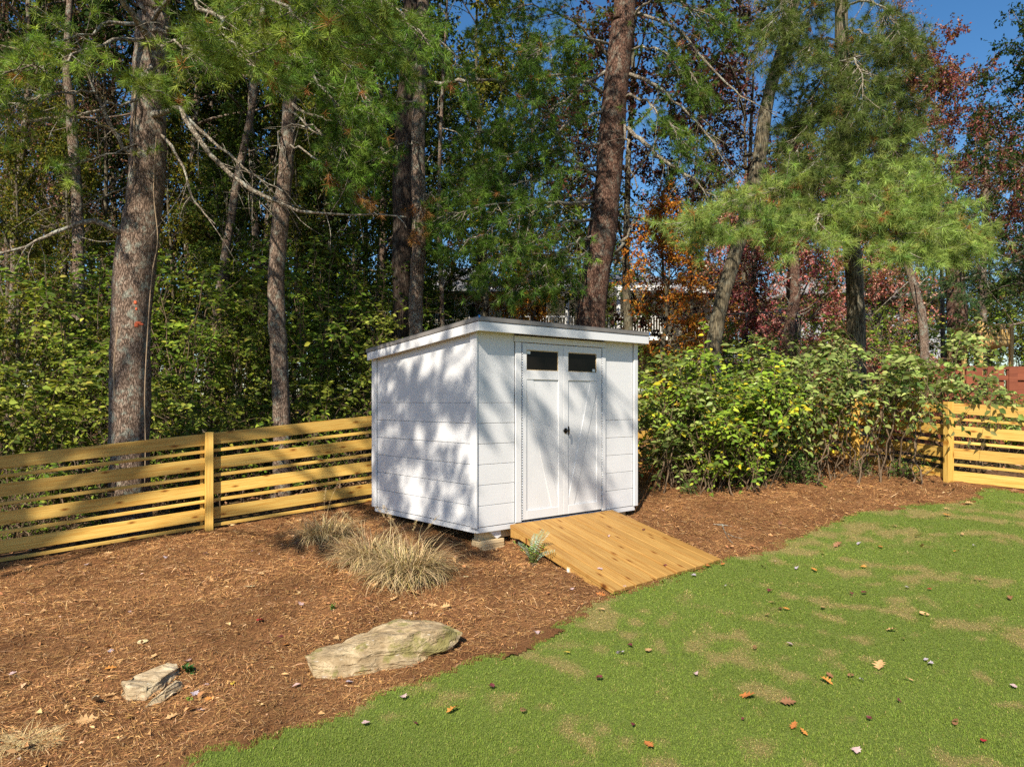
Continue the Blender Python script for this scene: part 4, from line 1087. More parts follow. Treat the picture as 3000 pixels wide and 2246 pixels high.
fp = sprig_plant("fern_plant", 1560, 1655, "yellow green leafy plant with pale fern fronds beside the ramp", .24, 22, [(0.20, .30, .05, 3), (.28, .36, .06, 2), (.10, .2, .04, 2)], .028, .011, .75, 85, per=16)
g = Geo(); rg = np.random.default_rng(86)
for tip in ((.10, -.02, .34), (.15, .03, .31), (-.13, -.03, .22), (.20, -.08, .16), (-.05, -.14, .14), (.03, .1, .28)):
    s_ = catmull([(0, 0, 0), np.array(tip) * [.35, .35, .65], tip], 16); tube(g, s_, np.linspace(.0022, .0008, 16), 3, (.2, .25, .12))
    t_ = unit(s_[-1] - s_[6]); sd = unit(np.cross(t_, [0, -.5, 1]))
    for i_ in range(5, 16):
        l_ = .045 * (1 - ((i_ - 8) / 9) ** 2 * .8)
        for sg in (-1, 1):
            leaves(g, s_[i_][None], (sd * sg + t_ * .45)[None], np.cross(sd, t_)[None] * -1, l_, .010, pick(rg, [(.30, .40, .30), (.22, .33, .2), (.38, .45, .34)], 1))
link("fern_frond", g.mesh("fern_frond"), M['leaf'], fp)

# ------------------------------------------------------------------ fallen leaves, one object each
def oak_outline():
    r = [(0, 0), (.10, .10), (.22, .08), (.30, .30), (.40, .12), (.52, .34), (.60, .12), (.74, .26), (.82, .10), (1.0, .02)]
    return np.array(r + [(x, -y) for x, y in r[-2:0:-1]])
def maple_outline():
    r = [(0, 0), (.05, .22), (.02, .40), (.22, .34), (.30, .58), (.44, .40), (.62, .46), (.58, .22), (.80, .20), (1.0, 0)]
    return np.array(r + [(x, -y) for x, y in r[-2:0:-1]])
def oval_outline():
    t = np.linspace(0, np.pi, 8); up_ = np.stack([(1 - np.cos(t)) / 2, .24 * np.sin(t)], -1)
    return np.vstack([up_, up_[-2:0:-1] * [1, -1]])
OUT = {'oak': oak_outline(), 'maple': maple_outline(), 'oval': oval_outline()}
def leaf_material(name, col, back):
    m, n, l, p = new_mat(name); v = coords(n, l)
    nz = N(n, "ShaderNodeTexNoise", Scale=40.0, Detail=4.0); l.new(v, nz.inputs["Vector"])
    r = ramp(n, [(.3, tuple(c * .7 for c in col)), (.7, tuple(min(1, c * 1.15) for c in col))]); l.new(nz.outputs["Fac"], r.inputs[0])
    l.new(r.outputs[0], p.inputs["Base Color"]); p.inputs["Roughness"].default_value = .6; p.inputs["Specular IOR Level"].default_value = .35
    return m
LC = {'tan': (.56, .34, .15), 'rust': (.48, .17, .045), 'brown': (.27, .13, .06), 'pink': (.50, .35, .33), 'lilac': (.40, .34, .38), 'maroon': (.13, .025, .03), 'red': (.36, .02, .03), 'yellow': (.60, .42, .06), 'orange': (.58, .24, .05), 'pale': (.60, .50, .27)}
WORD = {'tan': 'tan', 'rust': 'rust coloured', 'brown': 'dark brown', 'pink': 'pale pink', 'lilac': 'greyish lilac', 'maroon': 'dark maroon', 'red': 'bright red', 'yellow': 'yellow', 'orange': 'orange', 'pale': 'pale straw coloured'}
LM = {k: leaf_material(WORD[k] + " fallen leaf", c, c) for k, c in LC.items()}
lmesh = {}
def leaf_mesh(shape, colr, var):
    key = (shape, colr, var)
    if key in lmesh: return lmesh[key]
    rg = np.random.default_rng(hash(shape) % 97 + var * 7 + 1) if False else np.random.default_rng({'oak': 1, 'maple': 2, 'oval': 3}[shape] * 10 + var)
    o = OUT[shape] - [.5, 0]; o = o * [1, 1.0 + rg.normal(0, .12)] + rg.normal(0, .012, o.shape)
    V2 = np.vstack([o, np.stack([np.linspace(-.38, .38, 6), np.zeros(6)], -1)])
    curl, cx, tw = rg.uniform(.2, 1.1), rg.uniform(-.5, .6), rg.normal(0, .5)
    z = curl * V2[:, 1] ** 2 + cx * .45 * V2[:, 0] ** 2 + tw * V2[:, 0] * V2[:, 1] + rg.normal(0, .010, len(V2)); z -= z.min() - .01
    n = len(o); bm = bmesh.new()
    vs = [bm.verts.new((V2[i][0], V2[i][1], z[i])) for i in range(len(V2))]
    mid = list(range(n, n + 6))
    for i in range(n):
        j = (i + 1) % n; xm = (V2[i][0] + V2[j][0]) / 2
        c = mid[int(np.argmin(np.abs(V2[mid, 0] - xm)))]
        try: bm.faces.new((vs[i], vs[j], vs[c]))
        except ValueError: pass
        ci = mid[int(np.argmin(np.abs(V2[mid, 0] - V2[i][0])))]
    for a, b in zip(mid[:-1], mid[1:]):
        for i in range(n):
            j = (i + 1) % n
            c1 = mid[int(np.argmin(np.abs(V2[mid, 0] - (V2[(i - 1) % n][0] + V2[i][0]) / 2)))]; c2 = mid[int(np.argmin(np.abs(V2[mid, 0] - (V2[i][0] + V2[j][0]) / 2)))]
            if {c1, c2} == {a, b}:
                try: bm.faces.new((vs[i], vs[b], vs[a]))
                except ValueError: pass
    bmesh.ops.recalc_face_normals(bm, faces=bm.faces[:])
    me = bpy.data.meshes.new("fallen_leaf"); bm.to_mesh(me); bm.free(); me.materials.append(LM[colr]); lmesh[key] = me
    return me
A_ = lambda s, c, x, y, z=1.0: (2000 + x / 1.751, 1300 + y / 1.751, s, c, z)
B_ = lambda s, c, x, y, z=1.0: (1000 + x / 2.208, 1496 + y / 2.208, s, c, z)
C_ = lambda s, c, x, y, z=1.0: (x / 2.208, 1496 + y / 2.208, s, c, z)
LEAVES = [A_('oak', 'tan', 1075, 998, 1.2), A_('oak', 'tan', 1010, 1190, 1.4), A_('oak', 'orange', 735, 1270, 1.1), A_('oak', 'brown', 755, 1230), A_('oak', 'rust', 335, 1355, 1.5), A_('oak', 'brown', 540, 1370, 1.3),
    A_('oak', 'rust', 570, 1490), A_('oak', 'orange', 620, 1520, .8), A_('oval', 'tan', 1080, 1270), A_('oval', 'tan', 1160, 1245), A_('oval', 'brown', 1400, 1500, 1.2), A_('maple', 'pink', 890, 1630, 1.0),
    A_('maple', 'lilac', 1275, 1165, .8), A_('maple', 'lilac', 1250, 1143, .7), A_('maple', 'pink', 1695, 1285, .9), A_('maple', 'pink', 548, 1075), A_('maple', 'lilac', 915, 1250, .7), A_('maple', 'pink', 65, 1232, .8),
    A_('maple', 'red', 1540, 1575, .7), A_('oak', 'tan', 435, 915), A_('oak', 'tan', 462, 850), A_('maple', 'maroon', 500, 877, .8), A_('oak', 'orange', 530, 883, .8), A_('oak', 'tan', 720, 878), A_('oval', 'tan', 1240, 900, 1.3),
    A_('oak', 'orange', 675, 675, 1.1), A_('maple', 'maroon', 412, 662), A_('maple', 'lilac', 583, 657, .8), A_('maple', 'pink', 472, 623, .8), A_('oval', 'tan', 720, 587), A_('oak', 'brown', 795, 545, 1.4), A_('maple', 'lilac', 905, 535),
    A_('oak', 'rust', 1015, 560), A_('oak', 'tan', 1228, 558), A_('oak', 'orange', 1405, 580, .8), A_('oval', 'tan', 1090, 452, 1.1), A_('oak', 'tan', 1210, 498, 1.2), A_('oak', 'orange', 1355, 387, 1.2), A_('oval', 'tan', 1355, 360),
    A_('oak', 'tan', 1468, 333, 1.2), A_('oak', 'brown', 1710, 272, 1.3), A_('maple', 'lilac', 1493, 550, .7), A_('oval', 'brown', 1515, 725), A_('maple', 'maroon', 930, 797), A_('maple', 'maroon', 868, 795, .8), A_('maple', 'maroon', 445, 778),
    A_('maple', 'red', 1265, 788, .8), A_('maple', 'lilac', 212, 762, .8), A_('oak', 'rust', 135, 658), A_('oak', 'rust', 205, 648, .8), A_('maple', 'lilac', 55, 703), A_('maple', 'lilac', 1150, 763, .8), A_('oak', 'orange', 927, 658, .7), A_('oval', 'tan', 1435, 490),
    A_('oval', 'brown', 370, 1088), A_('oval', 'brown', 862, 1220, .9), A_('oval', 'brown', 1130, 1032, .8), A_('maple', 'maroon', 955, 1457, .7), A_('maple', 'maroon', 1110, 1365, .7), A_('maple', 'maroon', 308, 1478, .5), A_('oak', 'brown', 1680, 833), A_('oval', 'tan', 1690, 505),
    B_('oak', 'orange', 725, 1370, 1.2), B_('maple', 'pink', 395, 1282), B_('maple', 'pink', 160, 1435, 1.0), B_('maple', 'maroon', 970, 1185), B_('maple', 'maroon', 1670, 1130), B_('maple', 'lilac', 1805, 985, 1.2), B_('oak', 'tan', 1985, 970),
    B_('oval', 'yellow', 1455, 980, 1.0), B_('oval', 'tan', 1680, 688, 1.1), B_('oval', 'brown', 1175, 1360, 1.2), B_('maple', 'maroon', 1885, 1440, .7), B_('oak', 'rust', 1990, 1580, 1.2), B_('maple', 'maroon', 478, 1424, .7), B_('maple', 'maroon', 1870, 912, .8),
    B_('maple', 'lilac', 55, 1140, 1.1), B_('maple', 'pink', 488, 678, .9), B_('maple', 'pink', 1258, 820), B_('maple', 'pink', 1490, 535, .9), B_('oak', 'tan', 208, 520, 1.2), B_('oak', 'tan', 330, 580, 1.4), B_('oak', 'tan', 585, 615, 1.3), B_('oak', 'tan', 470, 555, 1.3), B_('oak', 'tan', 675, 640, 1.2), B_('oak', 'rust', 1680, 545, 1.3), B_('oval', 'pale', 805, 443, 1.1),
    C_('maple', 'pink', 1330, 290), C_('maple', 'lilac', 1075, 315, .9), C_('maple', 'lilac', 560, 372, 1.1), C_('maple', 'maroon', 1400, 440, 1.2), C_('oak', 'tan', 1455, 460, 1.1), C_('oak', 'tan', 1360, 455), C_('oak', 'pale', 1615, 505, 1.5), C_('oak', 'tan', 1285, 480), C_('maple', 'pink', 1950, 627, 1.0),
    C_('maple', 'red', 1680, 752, 1.2), C_('maple', 'maroon', 1810, 832), C_('maple', 'pink', 830, 663, .9), C_('maple', 'lilac', 535, 770, .9), C_('oval', 'pale', 925, 875, 1.4), C_('maple', 'lilac', 715, 900, 1.0), C_('maple', 'pink', 1213, 970), C_('oak', 'tan', 990, 995, 1.1), C_('oval', 'tan', 775, 985, 1.2), C_('oak', 'orange', 710, 1050, 1.1),
    C_('oak', 'tan', 130, 1100, 1.4), C_('maple', 'pink', 85, 1068), C_('maple', 'lilac', 1255, 1230, 1.0), C_('maple', 'orange', 1350, 1265, 1.1), C_('maple', 'lilac', 1300, 1310, 1.1), C_('maple', 'lilac', 1335, 1155, .9), C_('oval', 'yellow', 1505, 1135, .9), C_('oak', 'tan', 710, 1220, 1.2), C_('maple', 'pink', 150, 625, .7), C_('oak', 'tan', 1120, 1370, 1.2),
    C_('oval', 'yellow', 840, 1365, 1.1), C_('oak', 'tan', 560, 1400, 1.6), C_('oak', 'tan', 555, 1140, 1.1), C_('oak', 'orange', 1850, 870, 1.3), C_('oak', 'tan', 1820, 325, 1.1), C_('oak', 'tan', 190, 375, 1.2), C_('oak', 'tan', 700, 295, 1.2), C_('oval', 'pale', 1100, 268, 1.0), C_('oak', 'tan', 400, 665, 1.2), C_('oak', 'brown', 690, 690, .8)]
RAMPL = [(1000 + 1675 / 2.208, 1496 + 380 / 2.208, 'maple', 'pink', 1.1), (1000 + 1828 / 2.208, 1496 + 488 / 2.208, 'maple', 'pink', .9), (1000 + 2090 / 2.208, 1496 + 355 / 2.208, 'maple', 'maroon', .9), (1000 + 1725 / 2.208, 1496 + 165 / 2.208, 'maple', 'pink', .7), (1000 + 1955 / 2.208, 1496 + 122 / 2.208, 'oval', 'maroon', 1.0)]
rg = np.random.default_rng(5); used = {}
def place_phrase(px, py, surf):
    if surf == 'ramp': return "on the ramp boards"
    if surf == 'lawn':
        if py < 1560: return "on the far lawn towards the fence" if px > 2640 else "on the far lawn along the mulch edge"
        if py < 1740: return "on the lawn beside the ramp foot" if px < 2330 else ("on the right of the lawn" if px > 2680 else "on the middle of the lawn beyond the ramp")
        if py < 1960: return "on the lawn edge below the ramp" if px < 1960 else ("on the lawn's middle below the ramp" if px < 2420 else "on the lawn's right half at mid distance")
        if py < 2100: return "on the near lawn left of the middle" if px < 1900 else ("on the near lawn at the centre right" if px < 2500 else "on the near lawn close to the right edge")
        return "on the nearest grass at the bottom left" if px < 1500 else ("on the nearest grass at the bottom middle" if px < 2200 else "on the nearest grass at the bottom right")
    if px > 1350: return "on the mulch beside the ramp"
    if py < 1720: return "on the mulch along the left fence" if px < 600 else "on mulch before the grass clumps"
    if px > 850: return "on the mulch close around the boulder"
    if py < 1900: return "on the open mulch at the left edge" if px < 350 else "on the open mulch up left of the boulder"
    return "on the mulch left of the jagged stone" if px < 350 else "on mulch between stone and lawn"
def put_leaf(px, py, shape, colr, size, surf=None):
    if surf == 'ramp':
        # meet the ramp's plane
        best = None
        for d in np.linspace(5.5, 9.0, 700):
            q = P(px, py, d); loc = shed.matrix_basis.inverted() @ Vector(q)
            f = (loc.x - 0.412) / 1.549; z = -1.243 + (loc.y + .018) / (-1.40 - .07 * f + .018) * (-0.407 + .08 * f)
            if loc.z < z: best = (q, loc, z); break
        q = shed.matrix_basis @ Vector((best[1].x, best[1].y, best[2] + .001)); q = np.array(q); tilt = (.0, 0)
    else:
        q = G(px, py)
        surf = 'lawn' if in_poly(np.array([q[0]]), np.array([q[1]]), LAWN_POLY)[0] else 'mulch'
        q[2] = float((lawn_z if surf == 'lawn' else mulch_z)(np.array([q[0]]), np.array([q[1]]))[0]) + (.018 if surf == 'lawn' else .012)
    o = link("fallen_leaf", leaf_mesh(shape, colr, int(rg.integers(0, 4))))
    s = size * {'oak': .082, 'maple': .050, 'oval': .058}[shape]
    o.location = q; o.scale = (s, s * (1 if rg.random() < .5 else -1), s * rg.uniform(.7, 1.3)); o.rotation_euler = (rg.normal(0, .22) if surf != 'ramp' else -.0, rg.normal(0, .22) if surf != 'ramp' else 0, rg.uniform(0, 6.28))
    if surf == 'ramp':
        o.rotation_euler = (Matrix.Rotation(YAW, 3, 'Z') @ Matrix.Rotation(.275, 3, 'X') @ Matrix.Rotation(float(rg.uniform(0, 6.28)), 3, 'Z')).to_euler()
    szw = "large " if size >= 1.3 else ("small " if size < .85 else "")
    kindw = {'oak': 'lobed oak leaf', 'maple': 'maple leaf', 'oval': 'oval curled leaf'}[shape]
    lab = "%s%s %s %s" % (szw if surf != "mulch" or size >= 1.3 else "", WORD[colr], kindw, place_phrase(px, py, surf))
    tag(o, lab, "fallen leaf", "leaves fallen " + {'lawn': "on the lawn", 'mulch': "on the mulch", 'ramp': "on the ramp"}[surf])
    used.setdefault(lab, []).append((o, px))
for q in LEAVES: put_leaf(*q)
for q in RAMPL: put_leaf(*q, surf='ramp')
ordn = ["leftmost", "second from left", "third from left", "fourth from left"]
for lab, os_ in used.items():
    if len(os_) == 1: continue
    os_.sort(key=lambda t_: t_[1])
    for i_, (o, _) in enumerate(os_):
        o["label"] = lab + (", rightmost" if i_ == len(os_) - 1 else ", " + ordn[min(i_, 3)])
# a fallen twig in the mulch right of the ramp, bark chips
g = Geo(); rg = np.random.default_rng(9)
q0 = G(2120, 1560)
root = empty("fallen_branch", q0); tag(root, "thin grey forked fallen branch on the mulch right of the ramp", "branch")
for a, b, c in (((2115, 1545), (2130, 1580), (2148, 1606)), ((2125, 1568), (2150, 1580), (2178, 1590)), ((2090, 1545), (2140, 1552), (2185, 1560))):
    pp = np.array([G(*k) for k in (a, b, c)]) - q0; pp[:, 2] += .03; tube(g, catmull(pp, 9), np.linspace(.006, .0025, 9), 5)
link("twig", g.mesh("twig", True, False), M['twig'], root)
# ------------------------------------------------------------------ pines
class Pine:
    """collects one pine's boughs and needle tufts"""
    def __init__(s, seed): s.rg = np.random.default_rng(seed); s.tp, s.td, s.tc, s.wood = [], [], [], []
    def bough(s, pts, r0, r1=0.006, twigs=0, tl=0.7, start=.3, sub=2, tufts=4, tone=1.0, dead=False, flat=.35, bare=0, jit=.04, droop=0.0):
        rg = s.rg; n = 16; c = catmull(pts, n); c[1:-1] += rg.normal(0, jit, (n - 2, 3)) * .6
        g = Geo(); tube(g, c, np.linspace(r0, r1, n) * (1 + .08 * rg.normal(size=n)), 7, cap=True)
        def along(u): i = min(int(u * (n - 1)), n - 2); f = u * (n - 1) - i; return c[i] * (1 - f) + c[i + 1] * f, unit(c[i + 1] - c[i])
        for k in range(bare):                                     # bare snapped twigs
            p0, t = along(rg.uniform(.2, .98)); d = unit(t * .6 + rg.normal(0, .6, 3) + [0, 0, -.25]); L = rg.uniform(.25, .8)
            q = np.array([p0, p0 + d * L * .5 + rg.normal(0, .03, 3), p0 + d * L + rg.normal(0, .06, 3) + [0, 0, -.08]])
            tube(g, catmull(q, 6), np.linspace(.006, .0018, 6), 4)
            for m_ in range(int(rg.integers(0, 4))):
                u = rg.uniform(.3, .9); b0 = q[0] * (1 - u) + q[2] * u; d2 = unit(d + rg.normal(0, .7, 3)); tube(g, [b0, b0 + d2 * L * .35], [.003, .001], 3)
        for k in range(twigs):
            u = start + (1 - start) * (k + rg.random()) / twigs
            p0, t = along(min(u, .999)); side = unit(np.cross(t, [0, 0, 1])) * (1 if k % 2 else -1)
            d = unit(t * rg.uniform(.5, 1.0) + side * rg.uniform(.3, 1.0) + np.array([0, 0, rg.normal(.02 - droop, flat)]))
            L = tl * rg.uniform(.55, 1.15) * (1.15 - .55 * u)
            q = catmull([p0, p0 + d * L * .5 + [0, 0, -.05 * L], p0 + d * L + [0, 0, .04 * L - droop * .3 * L]], 6)
            tube(g, q, np.linspace(.007, .003, 6), 4)
            ends = [(q, d, L)]
            for m_ in range(sub):
                f = rg.uniform(.3, .85); b0 = q[int(f * 5)]; d2 = unit(d * .8 + side * rg.choice([-1, 1]) * .5 + rg.normal(0, .35, 3) + [0, 0, -droop * .5]); L2 = L * rg.uniform(.3, .55)
                e = np.array([b0, b0 + d2 * L2 * .5, b0 + d2 * L2]); tube(g, e, [.004, .003, .002], 3); ends.append((e, d2, L2))
            for q_, d_, L_ in ends:
                m_ = max(2, tufts - 1) if q_ is q else max(2, tufts - 2)
                for f in (np.linspace(.5, 1.0, m_) if m_ > 1 else [1.0]):
                    i = min(int(f * (len(q_) - 1)), len(q_) - 2); ff = f * (len(q_) - 1) - i
                    s.tp.append(q_[i] * (1 - ff) + q_[i + 1] * ff + rg.normal(0, .015, 3)); s.td.append(unit(d_ + rg.normal(0, .45, 3) + [0, 0, .12 - droop]))
                    s.tc.append((tone * rg.uniform(.62, 1.3), 1.0 if dead or rg.random() < .02 else 0.0))
        s.wood.append(g); return c
    def needles(s, per=24, L=.105, w=.0021, pal=None, spread=.85, yellow=0.0):
        """starbursts of long needles about each twig tip"""
        rg = s.rg; n = len(s.tp)
        if n == 0: return None
        p = np.repeat(np.array(s.tp), per, 0); d0 = np.repeat(np.array(s.td), per, 0); N_ = n * per
        d = unit(d0 * .70 + unit(rg.normal(0, 1, (N_, 3))) * spread); L_ = L * np.repeat(rg.uniform(.75, 1.15, n), per)[:, None] * rg.uniform(.75, 1.1, N_)[:, None]
        p = p - d0 * (rg.random(N_) ** 2 * .045)[:, None]
        sd = unit(np.cross(d, rg.normal(0, 1, (N_, 3)))) * w
        tip = p + d * L_ + np.stack([np.zeros(N_), np.zeros(N_), -.10 * L_[:, 0]], -1)
        V = np.stack([p - sd, p + sd, tip], 1).reshape(-1, 3)
        base = pick(rg, pal or [(0.085, 0.185, 0.035, 3), (0.11, 0.22, 0.045, 2), (0.065, 0.145, 0.04, 2)], n, .15); base[:, :] *= np.array(s.tc)[:, :1]
        base = base + yellow * np.array([.08, .05, 0])
        dead = np.array(s.tc)[:, 1] > .5; base[dead] = pick(rg, [(.36, .17, .06), (.44, .24, .08), (.30, .13, .05)], int(dead.sum()), .15) if dead.any() else base[dead]
        c = np.repeat(base, per, 0) * rg.uniform(.8, 1.2, (N_, 1))
        return mesh_np("needles", V, [np.arange(3 * N_).reshape(-1, 3)], np.repeat(c, 3, 0))

def trunk_mesh(pts, rads, seed, sides=28, rough=.05, n=40):
    rg = np.random.default_rng(seed); c = catmull(pts, n); r = np.interp(np.linspace(0, 1, n), np.linspace(0, 1, len(rads)), rads)
    c[1:-1, :2] += rg.normal(0, .006, (n - 2, 2))
    ph = rg.uniform(0, 6.28, 6)
    tz = np.linspace(0, 1, n)
    def ridge(th, k):
        t_ = tz[k]
        return 1 + rough * (.7 * np.sin(2 * th + ph[0] + 3 * t_) + .5 * np.sin(3 * th + ph[1] - 5 * t_) + .35 * np.sin(7 * th + ph[2] + 9 * t_) + .3 * np.sin(13 * th + ph[3] + 14 * np.sin(6 * t_))) + .03 * np.sin(40 * t_ + 2 * th + ph[4])
    g = Geo(); tube(g, c, r, sides, None, ridge)
    return g

def tree_root(name, base, label, cat, group=None):
    e = empty(name, base); return tag(e, label, cat, group)

def finish_pine(root, pine, trunk_g, bark, mat_n=None, **kw):
    off = np.array(root.location)
    def mv(g):
        g.V = [v - off.astype(np.float32) for v in g.V]; return g
    link("trunk", mv(trunk_g).mesh("trunk", True, False), bark, root)
    for g in pine.wood: link("branch", mv(g).mesh("branch", True, False), M['twig'] if bark is not M['bark_red'] else M['twig'], root)
    me = pine.needles(**kw)
    if me is not None:
        o = link("needles", me, mat_n or M['needle'], root); o.location = -off
        co = np.empty(len(me.vertices) * 3, dtype=np.float32); me.vertices.foreach_get("co", co); me.vertices.foreach_set("co", (co.reshape(-1, 3) - off).astype(np.float32).ravel()); me.update(); o.location = (0, 0, 0)
    return root

def spine(rows, top=None):
    """[(px, py, depth, radius)] -> points, radii; the foot is set into the ground"""
    pts = [P(a, b, d) for a, b, d, r in rows]; rad = [r for *_, r in rows]
    pts[0][2] = H(pts[0][0], pts[0][1]) - .12
    if top is not None: pts.append(pts[-1] + np.array(top[:3])); rad.append(top[3])
    return pts, rad

GREEN2 = [(0.135, 0.235, 0.035, 3), (0.18, 0.29, 0.045, 2), (0.085, 0.165, 0.035, 2)]
GREEN = [(0.080, 0.165, 0.030, 3), (0.105, 0.205, 0.035, 2), (0.060, 0.130, 0.035, 2)]
LIME2 = [(0.235, 0.315, 0.075, 3), (0.30, 0.38, 0.10, 2), (0.155, 0.24, 0.06, 2)]
LIME = [(0.20, 0.28, 0.045, 3), (0.26, 0.34, 0.065, 2), (0.13, 0.22, 0.045, 2)]
YEL = [(0.21, 0.24, 0.045, 3), (0.27, 0.29, 0.06, 2), (0.13, 0.19, 0.04, 2)]

# --- left pine: thick ridged trunk behind the fence
b = G(379, 1530); r1 = tree_root("pine_tree", (b[0], 9.0, H(b[0], 9.0)), "thick pine trunk with orange paint marks behind the left fence", "tree")
D = 9.0
pts, rad = spine([(379, 1530, D, .265), (379, 1450, D, .225), (381, 1300, D, .217), (384, 1000, D, .218), (400, 750, D, .222), (430, 550, D, .200), (437, 300, D, .192), (446, 50, D, .170), (452, -150, D, .16)], (.15, .3, 7.5, .05))
tg = trunk_mesh(pts, rad, 1, 36, .055, 60)
P1 = Pine(101)
def Q(*rows): return [P(a, b_, d) for a, b_, d in rows]
P1.bough(Q((440, 340, 8.95), (475, 333, 8.8), (525, 316, 8.7), (560, 372, 8.6), (645, 485, 8.5), (765, 572, 8.4), (900, 622, 8.4), (1040, 632, 8.4), (1190, 636, 8.45)), .042, .008, bare=22, jit=.015)
P1.bough(Q((530, 325, 8.75), (590, 385, 8.7), (660, 445, 8.6), (745, 515, 8.6), (830, 562, 8.6)), .024, .008, bare=10, jit=.012)
P1.bough(Q((470, 395, 8.95), (505, 430, 8.75), (535, 490, 8.7), (565, 575, 8.6), (600, 625, 8.6), (632, 658, 8.6)), .022, .006, bare=5, jit=.012)
P1.bough(Q((395, 475, 8.95), (362, 430, 8.8), (318, 350, 8.7), (280, 268, 8.6), (250, 190, 8.5), (222, 115, 8.4)), .028, .008, bare=12, jit=.012)
P1.bough(Q((375, 690, 9.0), (330, 670, 8.75), (275, 645, 8.7), (215, 662, 8.6), (140, 692, 8.5), (60, 728, 8.4), (-40, 752, 8.3)), .038, .012, bare=8, jit=.012)
P1.bough(Q((390, 545, 9.0), (330, 565, 8.8), (270, 592, 8.7), (180, 632, 8.6)), .014, .005, bare=5, jit=.01)
P1.bough(Q((280, 268, 8.6), (180, 275, 8.4), (80, 295, 8.3), (0, 312, 8.3)), .016, .006, bare=14, jit=.015)
P1.bough(Q((455, 140, 8.9), (420, 85, 8.6), (375, 25, 8.3), (330, -60, 8.0)), .052, .03, bare=2, jit=.01)
P1.bough(Q((452, 95, 8.95), (500, 85, 8.6), (540, 110, 8.4), (575, 145, 8.3)), .03, .008, bare=12)
kw = dict(twigs=28, tl=.8, sub=3, tufts=4)
P1.bough(Q((448, 60, 8.9), (520, -30, 7.6), (640, 60, 6.4), (720, 170, 5.9)), .03, .006, **kw)
P1.bough(Q((450, 0, 8.9), (620, -80, 7.2), (820, 20, 6.2), (960, 120, 5.8)), .03, .006, **kw)
P1.bough(Q((450, -40, 8.9), (700, -120, 7.2), (930, -30, 6.4), (1080, 40, 6.0)), .03, .006, **kw)
P1.bough(Q((446, 120, 8.9), (500, 130, 7.8), (590, 160, 6.9), (660, 190, 6.6)), .02, .005, twigs=14, tl=.6, sub=2, tufts=4)
P1.bough(Q((440, 190, 8.85), (440, 225, 8.0), (450, 250, 7.4), (470, 268, 7.0)), .018, .005, twigs=12, tl=.45, sub=2, tufts=4, tone=.9)
kw = dict(twigs=18, tl=.6, sub=2, tufts=4, tone=1.3)
P1.bough(Q((440, 110, 8.9), (300, 130, 8.0), (160, 180, 7.4), (10, 215, 7.0)), .022, .005, **kw)
P1.bough(Q((440, 60, 8.9), (260, 90, 8.2), (100, 160, 7.8), (-40, 190, 7.4)), .022, .005, **kw)
P1.bough(Q((425, 280, 8.9), (260, 330, 8.3), (120, 350, 8.0), (0, 400, 7.8)), .018, .004, twigs=11, tl=.5, sub=1, tufts=3, tone=1.15)
P1.bough(Q((415, 420, 8.9), (330, 450, 8.5), (240, 470, 8.3), (160, 520, 8.1)), .014, .004, twigs=9, tl=.45, sub=1, tufts=3, tone=1.15)
def W3(x, y, z): return np.array([x, y, CAMZ + z])
def crown(pn, bx, by, zs, seed, reach, face=-1.57, half=1.5, tw=22):
    """high limbs above the frame, mostly towards the open, sunny side"""
    rg = np.random.default_rng(seed)
    for k, z in enumerate(zs):
        a = face + rg.uniform(-half, half); L = reach * rg.uniform(.7, 1.1)
        pn.bough([W3(bx, by, z), W3(bx + math.cos(a) * L * .4, by + math.sin(a) * L * .4, z + .35), W3(bx + math.cos(a) * L * .75, by + math.sin(a) * L * .75, z + .3), W3(bx + math.cos(a) * L, by + math.sin(a) * L, z)], .045, .008, twigs=tw, tl=1.2, sub=2, tufts=4)
crown(P1, -4.5, 9.0, np.linspace(5.4, 11.5, 17), 301, 4.0)
finish_pine(r1, P1, tg, M['bark_pine'], pal=LIME, per=30, w=.0030, L=.125)
for px, py, w_, h_ in ((397, 886, 8, 9), (400, 905, 5, 8), (406, 946, 16, 8), (400, 952, 10, 12), (414, 950, 12, 5)):     # sprayed survey marks on the bark
    q = P(px, py, 8.765); o = link("paint_mark", box_mesh("paint_mark", w_ / FPX * 9, .030, h_ / FPX * 9, .006), M['orange_paint'], r1); o.location = Vector(q) - Vector(r1.location)
g = Geo()      # dry vine climbing the trunk's right side
tube(g, catmull(Q((424, 1420, 8.85), (426, 1300, 8.82), (424, 1150, 8.82), (434, 950, 8.82), (446, 800, 8.84), (462, 700, 8.84), (450, 560, 8.83), (458, 400, 8.84)), 40), .007, 5); g.V = [v - np.array(r1.location, dtype=np.float32) for v in g.V]
link("vine", g.mesh("vine", True, False), M['vine'], r1)
g = Geo()
tube(g, catmull(Q((345, 1250, 8.80), (333, 1100, 8.82), (345, 960, 8.80), (352, 850, 8.82), (368, 700, 8.82), (393, 560, 8.82), (392, 400, 8.82), (400, 200, 8.84), (412, 60, 8.85)), 40), .011, 5); g.V = [v - np.array(r1.location, dtype=np.float32) for v in g.V]
link("vine", g.mesh("vine", True, False), M['vine'], r1)

